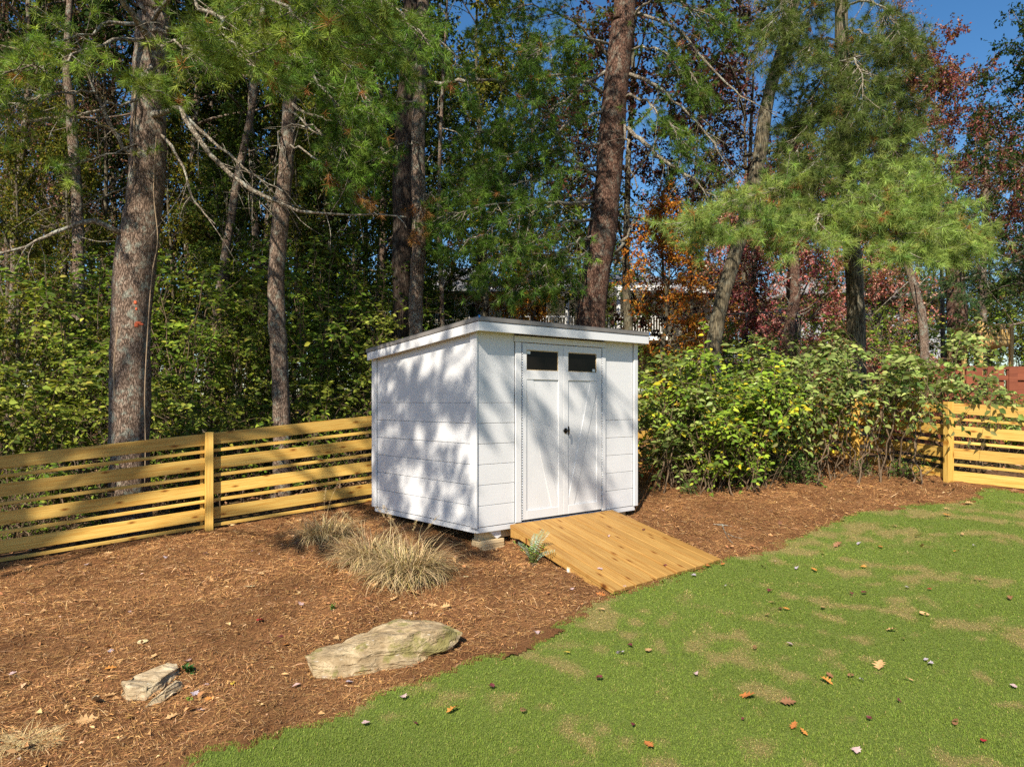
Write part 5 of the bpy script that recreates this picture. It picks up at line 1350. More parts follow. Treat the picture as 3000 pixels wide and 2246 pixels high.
# --- slim pine right of it
D = 10.7
b = P(824, 1450, D); r2 = tree_root("pine_tree", (b[0], D, H(b[0], D)), "slim leaning pine trunk between the thick pine and the shed", "tree")
pts, rad = spine([(824, 1450, D, .165), (826, 1300, D, .125), (818, 1050, D, .125), (808, 850, D, .120), (824, 620, D, .118), (840, 450, D, .098), (856, 200, D, .090), (868, 0, D, .08)], (.3, .2, 6.0, .03))
tg = trunk_mesh(pts, rad, 2, 24, .05, 50); P2 = Pine(102)
P2.bough(Q((848, 300, D), (890, 328, 10.4), (960, 350, 10.1), (1060, 385, 9.8)), .026, .006, bare=10, jit=.012)
P2.bough(Q((848, 362, D), (890, 372, 10.4), (940, 395, 10.2), (1000, 410, 10.0)), .018, .006, bare=8, jit=.012)
P2.bough(Q((828, 400, D), (815, 385, 10.5), (818, 420, 10.4), (828, 480, 10.4), (826, 560, 10.4)), .016, .006, bare=4, jit=.01)
kw = dict(twigs=25, tl=.8, sub=3, tufts=4, droop=.12)
P2.bough(Q((862, 100, D), (930, 120, 9.6), (1010, 190, 8.9), (1080, 300, 8.6)), .022, .005, **kw)
P2.bough(Q((860, 20, D), (960, 0, 9.6), (1060, 80, 8.9), (1160, 190, 8.6)), .022, .005, **kw)
P2.bough(Q((858, 180, D), (920, 230, 9.8), (980, 320, 9.4), (1010, 460, 9.2)), .020, .005, **kw)
P2.bough(Q((862, 60, D), (880, 80, 9.4), (860, 170, 8.8), (830, 210, 8.5)), .018, .005, **kw)
P2.bough(Q((850, 330, D), (930, 380, 9.9), (980, 470, 9.5), (1010, 600, 9.3)), .018, .005, twigs=14, tl=.6, sub=2, tufts=4, droop=.2)
P2.bough(Q((845, 420, D), (940, 470, 9.9), (1020, 520, 9.6), (1070, 600, 9.4)), .014, .004, twigs=7, tl=.4, sub=1, tufts=3, dead=True, droop=.5)
P2.bough(Q((870, -60, D), (1000, -80, 9.4), (1150, 20, 8.6), (1250, 120, 8.2)), .022, .005, **kw)
crown(P2, -3.1, 10.7, np.linspace(6.3, 11.0, 14), 302, 3.8)
finish_pine(r2, P2, tg, M['bark_pine'], pal=GREEN2, per=30, w=.0034, L=.125)

# --- two trunks seen over the shed roof's left half
D = 12.0
b = P(1220, 1200, D); r3 = tree_root("pine_tree", (b[0], D, H(b[0], D)), "slim pale trunk rising behind the shed roof's left slope", "tree")
pts, rad = spine([(1222, 1240, D, .14), (1220, 1000, D, .120), (1218, 880, D, .118), (1228, 700, D, .112), (1226, 560, D, .118), (1226, 400, D, .11), (1235, 150, D, .10), (1240, -60, D, .09)], (.1, .3, 5.0, .03))
tg = trunk_mesh(pts, rad, 3, 22, .05, 50); P3 = Pine(103)
P3.bough(Q((1232, 620, D), (1260, 560, 11.6), (1230, 600, 11.4), (1215, 690, 11.3)), .012, .004, twigs=7, tl=.4, sub=1, tufts=3, dead=True, droop=.6)
P3.bough(Q((1228, 430, D), (1180, 420, 11.3), (1120, 470, 10.8), (1080, 560, 10.6)), .016, .004, twigs=14, tl=.6, sub=2, tufts=4, droop=.2)
P3.bough(Q((1228, 300, D), (1150, 300, 11.3), (1100, 340, 10.8), (1030, 420, 10.6)), .016, .004, twigs=14, tl=.6, sub=2, tufts=4, droop=.15)
P3.bough(Q((1236, 100, D), (1290, 120, 11.3), (1350, 200, 11.0), (1380, 300, 10.9)), .016, .004, twigs=14, tl=.6, sub=2, tufts=4, droop=.15)
P3.bough(Q((1236, 40, D), (1160, 60, 11.0), (1080, 120, 10.6), (1020, 200, 10.4)), .018, .004, twigs=14, tl=.7, sub=2, tufts=4, droop=.1)
crown(P3, -1.4, 12.0, np.linspace(7.0, 11.5, 6), 303, 3.2)
finish_pine(r3, P3, tg, M['bark_pine'], pal=GREEN2, per=26, w=.0040, L=.13)
D = 14.5
b = P(1182, 1150, D); r3b = tree_root("pine_tree", (b[0], D, H(b[0], D)), "shade-coloured furrowed trunk widening upward just left of the slim pale trunk", "tree")
pts, rad = spine([(1184, 1200, D, .24), (1181, 900, D, .205), (1178, 700, D, .19), (1184, 450, D, .21), (1200, 280, D, .23), (1212, 100, D, .23), (1218, -100, D, .22)], (.1, .2, 6.0, .1))
P3b = Pine(113)
P3b.bough(Q((1215, 250, D), (1330, 240, 14.2), (1420, 232, 14.0), (1560, 225, 13.8)), .05, .015, bare=10)
P3b.bough(Q((1215, 60, D), (1120, 40, 13.6), (1020, 60, 13.2), (900, 120, 13)), .04, .006, twigs=14, tl=.9, sub=2, tufts=4)
crown(P3b, -2.0, 14.5, np.linspace(8.8, 13.0, 5), 304, 3.6)
finish_pine(r3b, P3b, trunk_mesh(pts, rad, 4, 26, .06, 40), M['bark_shaded'], pal=GREEN, per=20, w=.006, L=.14)

# --- large red brown pine behind the shed's right half
D = 14.0
b = P(1728, 1150, D); r4 = tree_root("pine_tree", (b[0], D, H(b[0], D)), "large red brown pine trunk rising behind the shed's doors", "tree")
pts, rad = spine([(1722, 1250, D, .34), (1726, 1100, D, .30), (1733, 900, D, .275), (1745, 800, D, .272), (1762, 690, D, .275), (1783, 500, D, .252), (1800, 300, D, .248), (1822, 100, D, .225), (1838, -80, D, .21)], (.4, .2, 8.0, .06))
tg = trunk_mesh(pts, rad, 5, 32, .035, 56); P4 = Pine(104)
kw = dict(twigs=27, tl=1.1, sub=3, tufts=4, droop=.1)
P4.bough(Q((1765, 270, D), (1690, 230, 13.0), (1600, 230, 12.2), (1500, 300, 11.8)), .035, .006, **kw)
P4.bough(Q((1768, 330, D), (1680, 360, 13.2), (1560, 420, 12.6), (1430, 500, 12.2)), .035, .006, **kw)
P4.bough(Q((1775, 210, D), (1660, 290, 13.3), (1520, 370, 12.8), (1380, 390, 12.5)), .035, .006, **kw)
P4.bough(Q((1785, 130, D), (1700, 110, 13.0), (1620, 120, 12.4), (1540, 180, 12.0)), .030, .006, **kw)
P4.bough(Q((1755, 480, D), (1640, 500, 13.0), (1500, 540, 12.4), (1340, 560, 12.0)), .030, .006, **kw)
kw = dict(twigs=27, tl=.95, sub=3, tufts=4, droop=.2)
P4.bough(Q((1748, 590, D), (1640, 600, 12.6), (1480, 650, 11.8), (1310, 740, 11.4)), .030, .006, **kw)
P4.bough(Q((1742, 640, D), (1640, 660, 12.6), (1540, 720, 11.9), (1420, 800, 11.5)), .028, .006, **kw)
P4.bough(Q((1738, 690, D), (1670, 720, 13.0), (1600, 770, 12.4), (1500, 850, 12.0)), .026, .006, **kw)
P4.bough(Q((1735, 720, D), (1690, 760, 13.2), (1640, 800, 12.8), (1600, 850, 12.6)), .024, .006, twigs=12, tl=.6, sub=2, tufts=4, droop=.3)
P4.bough(Q((1748, 610, D), (1600, 590, 12.6), (1440, 600, 11.8), (1280, 640, 11.4)), .028, .006, **kw)
P4.bough(Q((1850, 40, D), (1930, 60, 13.5), (2020, 120, 13.2), (2120, 240, 13.0), (2200, 300, 12.9), (2330, 360, 12.8)), .035, .006, bare=22)
P4.bough(Q((1835, 215, D), (1900, 240, 13.5), (1980, 300, 13.2), (2060, 380, 13.0), (2120, 470, 12.9)), .040, .010, bare=16)
P4.bough(Q((1828, 375, D), (1890, 420, 13.3), (1950, 470, 13.0), (2040, 530, 12.8), (2110, 600, 12.7)), .045, .012, bare=16)
P4.bough(Q((1815, 345, D), (1835, 400, 13.4), (1842, 470, 13.4), (1862, 560, 13.4)), .030, .012, bare=8)
P4.bough(Q((1805, 770, D), (1815, 730, 13.5), (1840, 690, 13.4), (1858, 640, 13.4)), .040, .015, bare=5)
P4.bough(Q((1735, 560, D), (1700, 580, 13.5), (1670, 600, 13.4)), .03, .01, bare=6)
crown(P4, 2.2, 14.0, np.linspace(8.0, 15.0, 14), 305, 4.0)
kw = dict(twigs=26, tl=1.1, sub=3, tufts=4, droop=.15, tone=.8)
P4.bough(Q((1795, 180, D), (1680, 60, 13.4), (1560, 20, 13.0), (1440, 60, 12.8)), .03, .006, **kw)
P4.bough(Q((1770, 420, D), (1640, 440, 13.4), (1520, 480, 13.0), (1390, 480, 12.8)), .03, .006, **kw)
P4.bough(Q((1840, 60, D), (1920, 0, 13.4), (2030, 20, 13.0), (2140, 90, 12.8)), .03, .006, **kw)
P4.bough(Q((1830, 150, D), (1900, 140, 13.6), (1990, 180, 13.2), (2060, 260, 13.0)), .03, .006, **kw)
P4.bough(Q((1820, 280, D), (1890, 300, 13.4), (1960, 360, 13.0), (2010, 450, 12.8)), .03, .006, **kw)
P4.bough(Q((1760, 520, D), (1660, 470, 13.2), (1560, 480, 12.8), (1460, 540, 12.6)), .03, .006, **kw)
finish_pine(r4, P4, tg, M['bark_red'], pal=GREEN2, per=28, w=.0042, L=.135)

# --- right hand pine with the big pale boughs
D = 13.0
b = P(2510, 1260, D); r6 = tree_root("pine_tree", (b[0], D, H(b[0], D)), "pine with sweeping pale green boughs above the right hand bushes", "tree")
pts, rad = spine([(2512, 1260, D, .19), (2510, 1100, D, .160), (2508, 950, D, .150), (2500, 780, D, .147), (2485, 520, D, .135), (2472, 200, D, .12), (2466, -60, D, .11)], (.2, .3, 7.0, .03))
tg = trunk_mesh(pts, rad, 6, 24, .04, 46); P6 = Pine(106)
kw = dict(twigs=28, tl=.95, sub=4, tufts=4, flat=.18)
for rows in (((2490, 620, D), (2600, 600, 11.7), (2730, 640, 10.8), (2840, 690, 10.3)), ((2490, 640, D), (2540, 640, 11.5), (2600, 680, 10.6), (2660, 740, 10.1)),
             ((2490, 560, D), (2330, 540, 11.6), (2180, 580, 10.8), (2020, 650, 10.4)), ((2490, 590, D), (2380, 600, 11.6), (2250, 640, 10.8), (2110, 690, 10.3)),
             ((2490, 600, D), (2440, 610, 11.4), (2400, 640, 10.6), (2360, 690, 10.2)), ((2485, 500, D), (2570, 470, 11.7), (2640, 500, 11.0), (2670, 560, 10.6)),
             ((2488, 610, D), (2650, 620, 11.4), (2720, 680, 10.7), (2760, 730, 10.3)), ((2485, 540, D), (2520, 530, 11.4), (2560, 560, 10.7), (2590, 620, 10.3))):
    P6.bough(Q(*rows), .030, .006, tone=1.15, **kw)
kw = dict(twigs=24, tl=.95, sub=3, tufts=4, droop=.15, tone=.55)
for rows in (((2472, 240, D), (2540, 220, 12.2), (2600, 260, 11.7), (2640, 360, 11.4)), ((2470, 140, D), (2420, 110, 12.0), (2370, 130, 11.5), (2320, 200, 11.2)), ((2475, 310, D), (2420, 310, 12.0), (2370, 360, 11.6), (2330, 450, 11.4)),
             ((2478, 380, D), (2550, 370, 12.0), (2610, 410, 11.5), (2640, 480, 11.2)), ((2466, 40, D), (2530, 0, 11.8), (2600, 40, 11.2), (2660, 130, 10.9)), ((2466, 20, D), (2390, -40, 11.8), (2310, 0, 11.2), (2250, 80, 10.9)),
             ((2470, 180, D), (2500, 160, 11.6), (2520, 200, 11.0), (2530, 290, 10.7)), ((2480, 430, D), (2430, 430, 11.8), (2390, 470, 11.2), (2340, 530, 10.9))):
    P6.bough(Q(*rows), .024, .005, **kw)
P6.bough(Q((2300, 540, 11.3), (2310, 570, 11.2), (2330, 580, 11.1)), .01, .004, bare=10)
crown(P6, 6.0, 13.0, np.linspace(10.0, 13.0, 5), 306, 2.6)
kw = dict(twigs=26, tl=1.0, sub=3, tufts=4, droop=.2, tone=.5)
for rows in (((2470, 100, D), (2520, 90, 12.4), (2570, 140, 12.0), (2600, 240, 11.8)), ((2470, 200, D), (2430, 210, 12.4), (2390, 260, 12.0), (2370, 350, 11.8)), ((2475, 330, D), (2510, 330, 12.2), (2550, 390, 11.8), (2570, 470, 11.6)), ((2466, 20, D), (2430, -20, 12.4), (2380, 20, 12.0), (2350, 110, 11.8)), ((2478, 420, D), (2450, 420, 12.2), (2420, 470, 11.9), (2410, 560, 11.7))):
    P6.bough(Q(*rows), .024, .005, **kw)
finish_pine(r6, P6, tg, M['bark_grey'], pal=LIME2, per=38, w=.0029, L=.155)

# --- broad dark pine at the far right with layered boughs
D = 29.0
b = P(2805, 1000, D); r8 = tree_root("pine_tree", (b[0], D, H(b[0], D)), "distant pine with layered blue green boughs at the right edge", "tree")
pts, rad = spine([(2805, 1050, D, .40), (2803, 900, D, .36), (2795, 800, D, .30), (2792, 700, D, .2)], (.1, 0, 1.6, .04))
tg = trunk_mesh(pts, rad, 8, 20, .04, 30); P8 = Pine(108)
for rows in (((2800, 790, D), (2880, 750, 27.6), (2960, 760, 27.0), (3060, 790, 26.6)), ((2800, 820, D), (2900, 800, 27.6), (2990, 810, 27.0), (3080, 850, 26.6)), ((2800, 840, D), (2770, 830, 27.6), (2740, 845, 27.0)), ((2800, 770, D), (2850, 760, 27.3), (2880, 790, 26.8), (2900, 850, 26.4))):
    P8.bough(Q(*rows), .05, .01, twigs=18, tl=1.9, sub=3, tufts=5)
P8.bough(Q((2800, 950, D), (2850, 930, 27.5), (2900, 890, 27.0), (2970, 860, 26.6)), .03, .01, bare=6)
finish_pine(r8, P8, tg, M['bark_red'], pal=[(0.085, .155, .06, 2), (.12, .19, .06, 2), (.06, .12, .05, 2)], per=18, w=.0085, L=.19)

# --- pine standing outside the frame, whose boughs shade the shed wall
SX, SY, SZ = -0.98, -2.95, 2.65                    # three metres on towards the sun
bx, by = -8.4, -1.4
r9 = tree_root("pine_tree", (bx, by, H(bx, by)), "tall pine just outside the frame whose boughs throw dappled shade on the shed", "tree")
pts = [np.array([bx, by, H(bx, by) - .12]), np.array([bx, by + .05, CAMZ + 3]), np.array([bx + .1, by + .1, CAMZ + 9]), np.array([bx, by + .2, CAMZ + 15])]
tg = trunk_mesh(pts, [.26, .2, .16, .06], 9, 20, .04, 30); P9 = Pine(109)
def ab(x, y, z): return np.array([x + SX, y + SY, CAMZ + z + SZ])
def limb(z0, a, b, c): return [np.array([bx, by, CAMZ + z0 + SZ]), ab(*a), ab(*b), ab(*c)]
kw = dict(twigs=22, tl=1.0, sub=2, tufts=4, droop=.4, start=.64)
P9.bough(limb(4.3, (-5.2, 3.0, 4.9), (-3.4, 3.1, 4.6), (-1.9, 3.0, 4.1)), .05, .012, **kw)
P9.bough(limb(3.9, (-5.0, 3.6, 4.5), (-3.6, 3.8, 4.3), (-2.3, 3.9, 3.8)), .05, .012, **kw)
P9.bough(limb(4.9, (-4.8, 2.8, 5.3), (-2.8, 2.7, 4.9), (-1.0, 2.7, 4.4)), .05, .010, **kw)
P9.bough(limb(5.5, (-4.9, 3.4, 6.2), (-3.0, 3.2, 5.9), (-1.0, 3.0, 5.3)), .05, .010, **kw)
P9.bough(limb(6.2, (-5.2, 3.9, 6.9), (-3.6, 4.2, 6.5), (-2.0, 4.4, 6.0)), .05, .010, **kw)
P9.bough(limb(3.4, (-5.0, 2.8, 4.2), (-3.4, 2.5, 3.9), (-2.1, 2.3, 3.3)), .05, .010, **kw)
P9.bough(limb(3.6, (-5.4, 3.6, 4.0), (-4.2, 3.9, 3.8), (-3.0, 4.0, 3.2)), .05, .010, **kw)
P9.bough(limb(2.8, (-5.6, 2.9, 3.5), (-4.6, 3.2, 3.1), (-3.4, 3.4, 2.6)), .05, .010, **{**kw, 'start': .72, 'twigs': 14})
P9.bough(limb(4.0, (-5.0, 3.2, 4.4), (-3.6, 3.3, 4.1), (-2.2, 3.2, 3.5)), .05, .010, **kw)
P9.bough(limb(4.8, (-4.8, 3.4, 5.2), (-2.4, 3.5, 5.1), (-0.3, 3.5, 4.6)), .05, .010, **{**kw, 'twigs': 13})
P9.bough(limb(4.4, (-5.2, 3.6, 5.0), (-4.0, 3.8, 4.9), (-2.7, 3.7, 4.4)), .05, .010, **kw)
finish_pine(r9, P9, tg, M['bark_pine'], pal=GREEN, per=22, w=.0075, L=.13)
# unseen pine added beyond the left edge to shade the wood
bx, by = -9.8, 5.2
r10 = tree_root("pine_tree", (bx, by, H(bx, by)), "unseen tall pine added beyond the left edge to shade the wood behind the fence", "tree")
pts = [np.array([bx, by, H(bx, by) - .12]), np.array([bx, by + .05, CAMZ + 3]), np.array([bx + .1, by + .1, CAMZ + 9]), np.array([bx, by + .2, CAMZ + 15])]
P10 = Pine(110); crown(P10, bx, by, np.linspace(7.0, 12.5, 18), 310, 5.6, .45, .75, 24)
finish_pine(r10, P10, trunk_mesh(pts, [.27, .21, .17, .06], 10, 20, .04, 30), M['bark_pine'], pal=GREEN, per=18, w=.008, L=.14)

# ------------------------------------------------------------------ broadleaf trees
def broadleaf(seed, Ht, cb, spread, n1, n2, n3, lv, leafL, pal, r0, lean=(0, 0), up=.35, leafW=.62, jitter=.25, twigL=.8, oval=False):
    """trunk, limbs and leaves of one tree about its foot"""
    rg = np.random.default_rng(seed); k = 9; t = np.linspace(0, 1, k)
    tr = np.stack([lean[0] * t + np.cumsum(rg.normal(0, .08, k)), lean[1] * t + np.cumsum(rg.normal(0, .08, k)), Ht * t], -1); tr[0] = (0, 0, -.15)
    gt = trunk_mesh(tr, list(r0 * (1.15 - .95 * t ** .8)), seed, 14, .05, 22)
    gw = Geo(); ts, td, tl = [], [], []
    for i in range(n1):
        f = cb + (1 - cb) * ((i + rg.random()) / n1); b0 = np.array([np.interp(f, t, tr[:, j]) for j in range(3)])
        az = i * 2.399 + rg.normal(0, .4); e = (f - cb) / (1 - cb); el = R(10 + 60 * e) + rg.normal(0, .15)
        L1 = spread * (1 - .55 * e) * rg.uniform(.7, 1.2); d = np.array([math.cos(az) * math.cos(el), math.sin(az) * math.cos(el), math.sin(el)])
        q = [b0]
        for s_ in range(5): d = unit(d + rg.normal(0, .16, 3) + [0, 0, up * .12]); q.append(q[-1] + d * L1 / 5)
        q = catmull(q, 9); tube(gw, q, np.linspace(r0 * .32 * (1.1 - .6 * e), .012, 9), 5)
        for j in range(n2):
            u = .2 + .8 * (j + rg.random()) / n2; ii = min(int(u * 8), 7); p0 = q[ii]; t0 = unit(q[ii + 1] - q[ii])
            d2 = unit(t0 * .55 + unit(rg.normal(0, 1, 3)) * .8 + [0, 0, .12]); L2 = L1 * .42 * rg.uniform(.6, 1.2) * (1.2 - .6 * u)
            q2 = catmull([p0, p0 + d2 * L2 * .5 + rg.normal(0, .06, 3), p0 + d2 * L2 + rg.normal(0, .1, 3) + [0, 0, -.05 * L2]], 5)
            tube(gw, q2, np.linspace(.014, .005, 5), 4, cap=False)
            for m_ in range(n3):
                v = .15 + .85 * rg.random(); jj = min(int(v * 4), 3); p1 = q2[jj] + (q2[jj + 1] - q2[jj]) * (v * 4 - jj)
                d3 = unit(unit(q2[jj + 1] - q2[jj]) * .5 + unit(rg.normal(0, 1, 3)) * .8 + [0, 0, -.1]); L3 = twigL * rg.uniform(.4, 1.1)
                ts.append(p1); td.append(d3); tl.append(L3)
    ts, td, tl = np.array(ts), np.array(td), np.array(tl); n = len(ts)
    # twigs as thin three sided slivers
    sd = unit(np.cross(td, rg.normal(0, 1, (n, 3)))) * .004
    e = ts + td * tl[:, None]; V = np.stack([ts - sd, ts + sd, e], 1).reshape(-1, 3); gw.add(V, np.arange(3 * n).reshape(-1, 3))
    gl_ = Geo(); N_ = n * lv; a = rg.uniform(.15, 1.05, N_); i = np.repeat(np.arange(n), lv)
    p = ts[i] + td[i] * (tl[i] * a)[:, None] + rg.normal(0, .03, (N_, 3))
    d = unit(td[i] * .4 + unit(rg.normal(0, 1, (N_, 3))) * .7 + [0, 0, -.35]); nn = unit(rg.normal(0, .65, (N_, 3)) + [0, -.25, .8])
    L = leafL * rg.uniform(.65, 1.25, N_); tw = np.repeat(rg.uniform(1 - jitter, 1 + jitter, (n, 1)), lv, 0)
    leaves(gl_, p, d, nn, L, L * leafW * rg.uniform(.8, 1.15, N_), pick(rg, pal, N_, .15) * tw, oval)
    return gt, gw, gl_

def make_tree(name, loc, label, parts, bark, leafm, group=None, rz=0.0, scale=1.0, cat="tree"):
    gt, gw, gl_ = parts; root = empty(name, loc, rz); root.scale = (scale,) * 3; tag(root, label, cat, group)
    link("trunk", gt.mesh("trunk", True, False), bark, root); link("limbs", gw.mesh("limbs", True, False), bark, root); link("crown", gl_.mesh("crown"), leafm, root)
    return root

FG = [(0.055, 0.090, 0.014, 3), (0.085, 0.125, 0.016, 2), (0.032, 0.058, 0.012, 2), (0.15, 0.15, 0.02, .6)]
FD = [(0.025, 0.045, 0.010, 3), (0.035, 0.06, 0.012, 2), (0.055, 0.075, 0.014, 1)]
FY = [(0.16, 0.16, 0.022, 3), (0.11, 0.13, 0.020, 3), (0.24, 0.17, 0.022, 1.3), (0.06, 0.08, 0.015, 3)]
FR = [(0.20, 0.065, 0.050, 3), (0.29, 0.115, 0.085, 2), (0.12, 0.035, 0.032, 2), (0.22, 0.15, 0.04, 1.5), (.38, .20, .15, 1.0), (.10, .10, .025, 1)]
FP = [(0.46, 0.19, 0.15, 3), (0.36, 0.11, 0.09, 2), (0.56, 0.31, 0.25, 1.8), (0.22, 0.16, 0.04, 1.2), (0.22, .04, .05, 1.5)]
FO = [(0.50, 0.18, 0.03, 3), (0.42, 0.12, 0.025, 2), (0.45, 0.26, 0.04, 2), (0.20, 0.16, 0.03, 1)]
FM = [(0.075, 0.030, 0.026, 3), (0.12, 0.035, 0.03, 2), (0.05, 0.05, 0.018, 2), (0.05, 0.025, 0.02, 2)]
FB = [(0.27, 0.155, 0.10, 3), (0.34, 0.22, 0.15, 2), (0.19, 0.095, 0.065, 2), (0.15, .13, .035, 1)]
protos = {
    'A': (broadleaf(1, 15, .18, 4.2, 22, 8, 7, 16, .125, FG, 0.124), M['bark_grey']),
    'C': (broadleaf(2, 17, .15, 4.6, 24, 8, 7, 16, .125, FD, 0.149), M['bark_pine']),
    'Y': (broadleaf(3, 15, .20, 4.0, 20, 8, 7, 14, .13, FY, 0.112), M['bark_grey']),
    'R': (broadleaf(4, 12, .16, 4.0, 20, 8, 7, 17, .12, FR, 0.105), M['bark_grey']),
    'O': (broadleaf(5, 8, .12, 3.0, 18, 7, 7, 16, .11, FO, .13), M['bark_grey']),
    'M': (broadleaf(6, 15, .22, 4.2, 20, 8, 6, 13, .13, FM, 0.124), M['bark_grey']),
    'T': (broadleaf(10, 13, .52, 4.4, 20, 8, 7, 16, .12, FR, 0.099), M['bark_grey']),
    'H': (broadleaf(9, 16, .50, 4.2, 20, 8, 7, 15, .13, FD, 0.118), M['bark_pine']),
    'F': (broadleaf(7, 15, .16, 4.6, 24, 9, 8, 5, .085, FB, 0.105), M['bark_grey']),
    'P': (broadleaf(8, 7.5, .10, 3.2, 20, 8, 7, 17, .10, FP, .12), M['bark_grey']),
}
first = {}
def bg_tree(kind, px, d, scale, label, group=None, rz=None, name="broadleaf_tree"):
    x = (px - CX) / FPX * d; loc = (x, d, H(x, d) - .05); rz = (px * .37 + d) % 6.28 if rz is None else rz
    if kind not in first:
        parts, bark = protos[kind]; o = make_tree(name, loc, label, parts, bark, M['leaf_far'], group, rz, scale); first[kind] = o
    else:
        o = copy_tree(first[kind]); o.location = loc; o.rotation_euler = (0, 0, rz); o.scale = (scale,) * 3
        o["label"] = label
        if group: o["group"] = group
        elif "group" in o: del o["group"]
    return o
WG = "woodland trees behind the fence"
for a in (
    ('H', 60, 14.5, .85, "dark green tree filling the upper left corner"), ('Y', 245, 30, .8, "yellowing tree deep in the wood left of the thick pine"), ('F', 140, 23, 1.0, "nearly bare pinkish brown tree at the left edge"),
    ('F', 330, 21, 1.05, "bare twigged tree behind the thick pine"), ('H', 560, 17.5, .95, "green tree between the thick and the slim pine"), ('Y', 660, 25, 1.0, "yellowing tree glimpsed left of the slim pine"),
    ('H', 730, 16.0, .9, "dark leafy tree immediately behind the slim pine"), ('A', 960, 19, .95, "green tree right of the slim pine"), ('F', 800, 28, 1.1, "far bare tree behind the slim pine"),
    ('Y', 1060, 26, 1.0, "yellow green tree left of the furrowed trunk"), ('C', 1110, 18.5, .85, "dark tree tucked behind the furrowed trunk"), ('Y', 1400, 21.0, .95, "yellow leaved maple against the blue sky above the shed"),
    ('A', 1290, 30, 1.0, "far green tree above the shed's left roof corner"), ('M', 1830, 20.5, 1.0, "dark leaved tree just right of the large red brown pine"), ('C', 1560, 30, .85, "dark far tree left of the large red brown pine"),
    ('O', 1530, 27, .75, "small orange tree far behind the shed roof"), ('O', 1950, 18.5, .64, "bright orange leaved tree beside the leaning trunk"), ('A', 1700, 33, 1.0, "far green tree behind the large red brown pine"),
    ('P', 2360, 19.5, .85, "pink red maple below the pale pine boughs"), ('P', 2240, 25, .9, "rosy maple beyond the trampoline"), ('T', 2760, 31, 1.05, "deep red maple right of the pale pine boughs"),
    ('P', 2610, 21, .8, "reddish maple behind the slim curved trunk"), ('T', 3040, 32, 1.0, "dark red maple in the upper right corner"), ('F', 2180, 30, 1.0, "bare pinkish tree behind the leaning trunk"),
    ('F', 2640, 33, 1.1, "bare tree under the open sky at the upper right"), ('A', 2450, 30, .9, "far green tree behind the pale pine"), ('Y', 2890, 46, .9, "far yellow tree behind the timber deck"), ('C', 3060, 24, .8, "dark tree at the right edge above the deck"),
    ('C', 20, 21, .85, "dark tree deep in the wood at the left edge"), ('C', 190, 19.5, .8, "dark tree deep in the wood left of the thick pine"), ('C', 450, 20, .85, "dark tree deep in the wood right of the thick pine"), ('C', 620, 22, .85, "dark tree deep in the wood left of the slim pine"), ('C', 800, 19, .8, "dark tree deep in the wood behind the slim pine"), ('C', 940, 23, .9, "dark tree deep in the wood right of the slim pine"), ('C', 1200, 24, .7, "dark tree deep in the wood above the shed's rear corner"), ('C', 1400, 36, .9, "dark tree behind the yellow leaved maple"), ('Y', 70, 13.2, .42, "small yellow green tree at the left edge behind the fence shrubs"), ('Y', 215, 15.0, .46, "small yellowing tree left of the thick pine"), ('F', 20, 16.5, .7, "thin brown leaved tree at the far left"), ('F', 300, 17.0, .75, "thin brown leaved tree beside the thick pine"), ('Y', 500, 15.5, .48, "small yellow green tree right of the thick pine"), ('A', 660, 14.2, .42, "small green tree left of the slim pine"), ('Y', 880, 15.0, .45, "small yellow green tree right of the slim pine"), ('A', 1040, 15.5, .50, "small green tree behind the fence near the shed"), ('A', 1250, 17.5, .36, "small green tree over the shed's front roof corner"), ('M', 2030, 20, .6, "dusky small tree between the shed and the leaning trunk"),
    ('O', 2160, 31, .7, "distant orange tree right of the leaning trunk"), ('Y', 2080, 36, .8, "distant yellow green tree beyond the cream house")):
    bg_tree(*a[:4], a[4], WG)
far = [('C', -60, 32, "at the frame's left edge"), ('F', 120, 38, "left of the thick pine"), ('C', 260, 34, "just left of the thick pine"), ('F', 420, 40, "right behind the thick pine"), ('C', 560, 33, "between the two left pines"), ('A', 700, 42, "left of the slim leaning pine"), ('C', 860, 36, "behind the slim leaning pine"),
       ('M', 980, 44, "right of the slim leaning pine"), ('C', 1120, 40, "left of the dark furrowed trunk"), ('C', 1620, 50, "above the cream house's porch"), ('A', 1800, 55, "right of the large red brown pine above the porch"), ('C', 1960, 48, "above the cream house's right end"),
       ('R', 2120, 46, "right behind the leaning trunk"), ('A', 2300, 55, "left above the pale grey house"), ('C', 2450, 52, "behind the pale boughed pine"), ('R', 2580, 42, "right of the pale boughed pine"), ('A', 2740, 50, "left of the timber deck"), ('C', 2860, 44, "directly behind the timber deck"), ('R', 3020, 40, "right of the timber deck at the edge"), ('C', 3180, 36, "past the frame's right edge"), ('A', -220, 28, "past the frame's left edge")]
for k, (kd, px, d, wh) in enumerate(far):
    w = {'C': 'dark green', 'A': 'mid green', 'Y': 'yellowing', 'M': 'dark maroon', 'R': 'red', 'F': 'bare brown'}[kd]
    bg_tree(kd, px, d, .8 if 1200 < px < 2000 else .95, "distant %s tree %s" % (w, wh), "distant woodland trees")

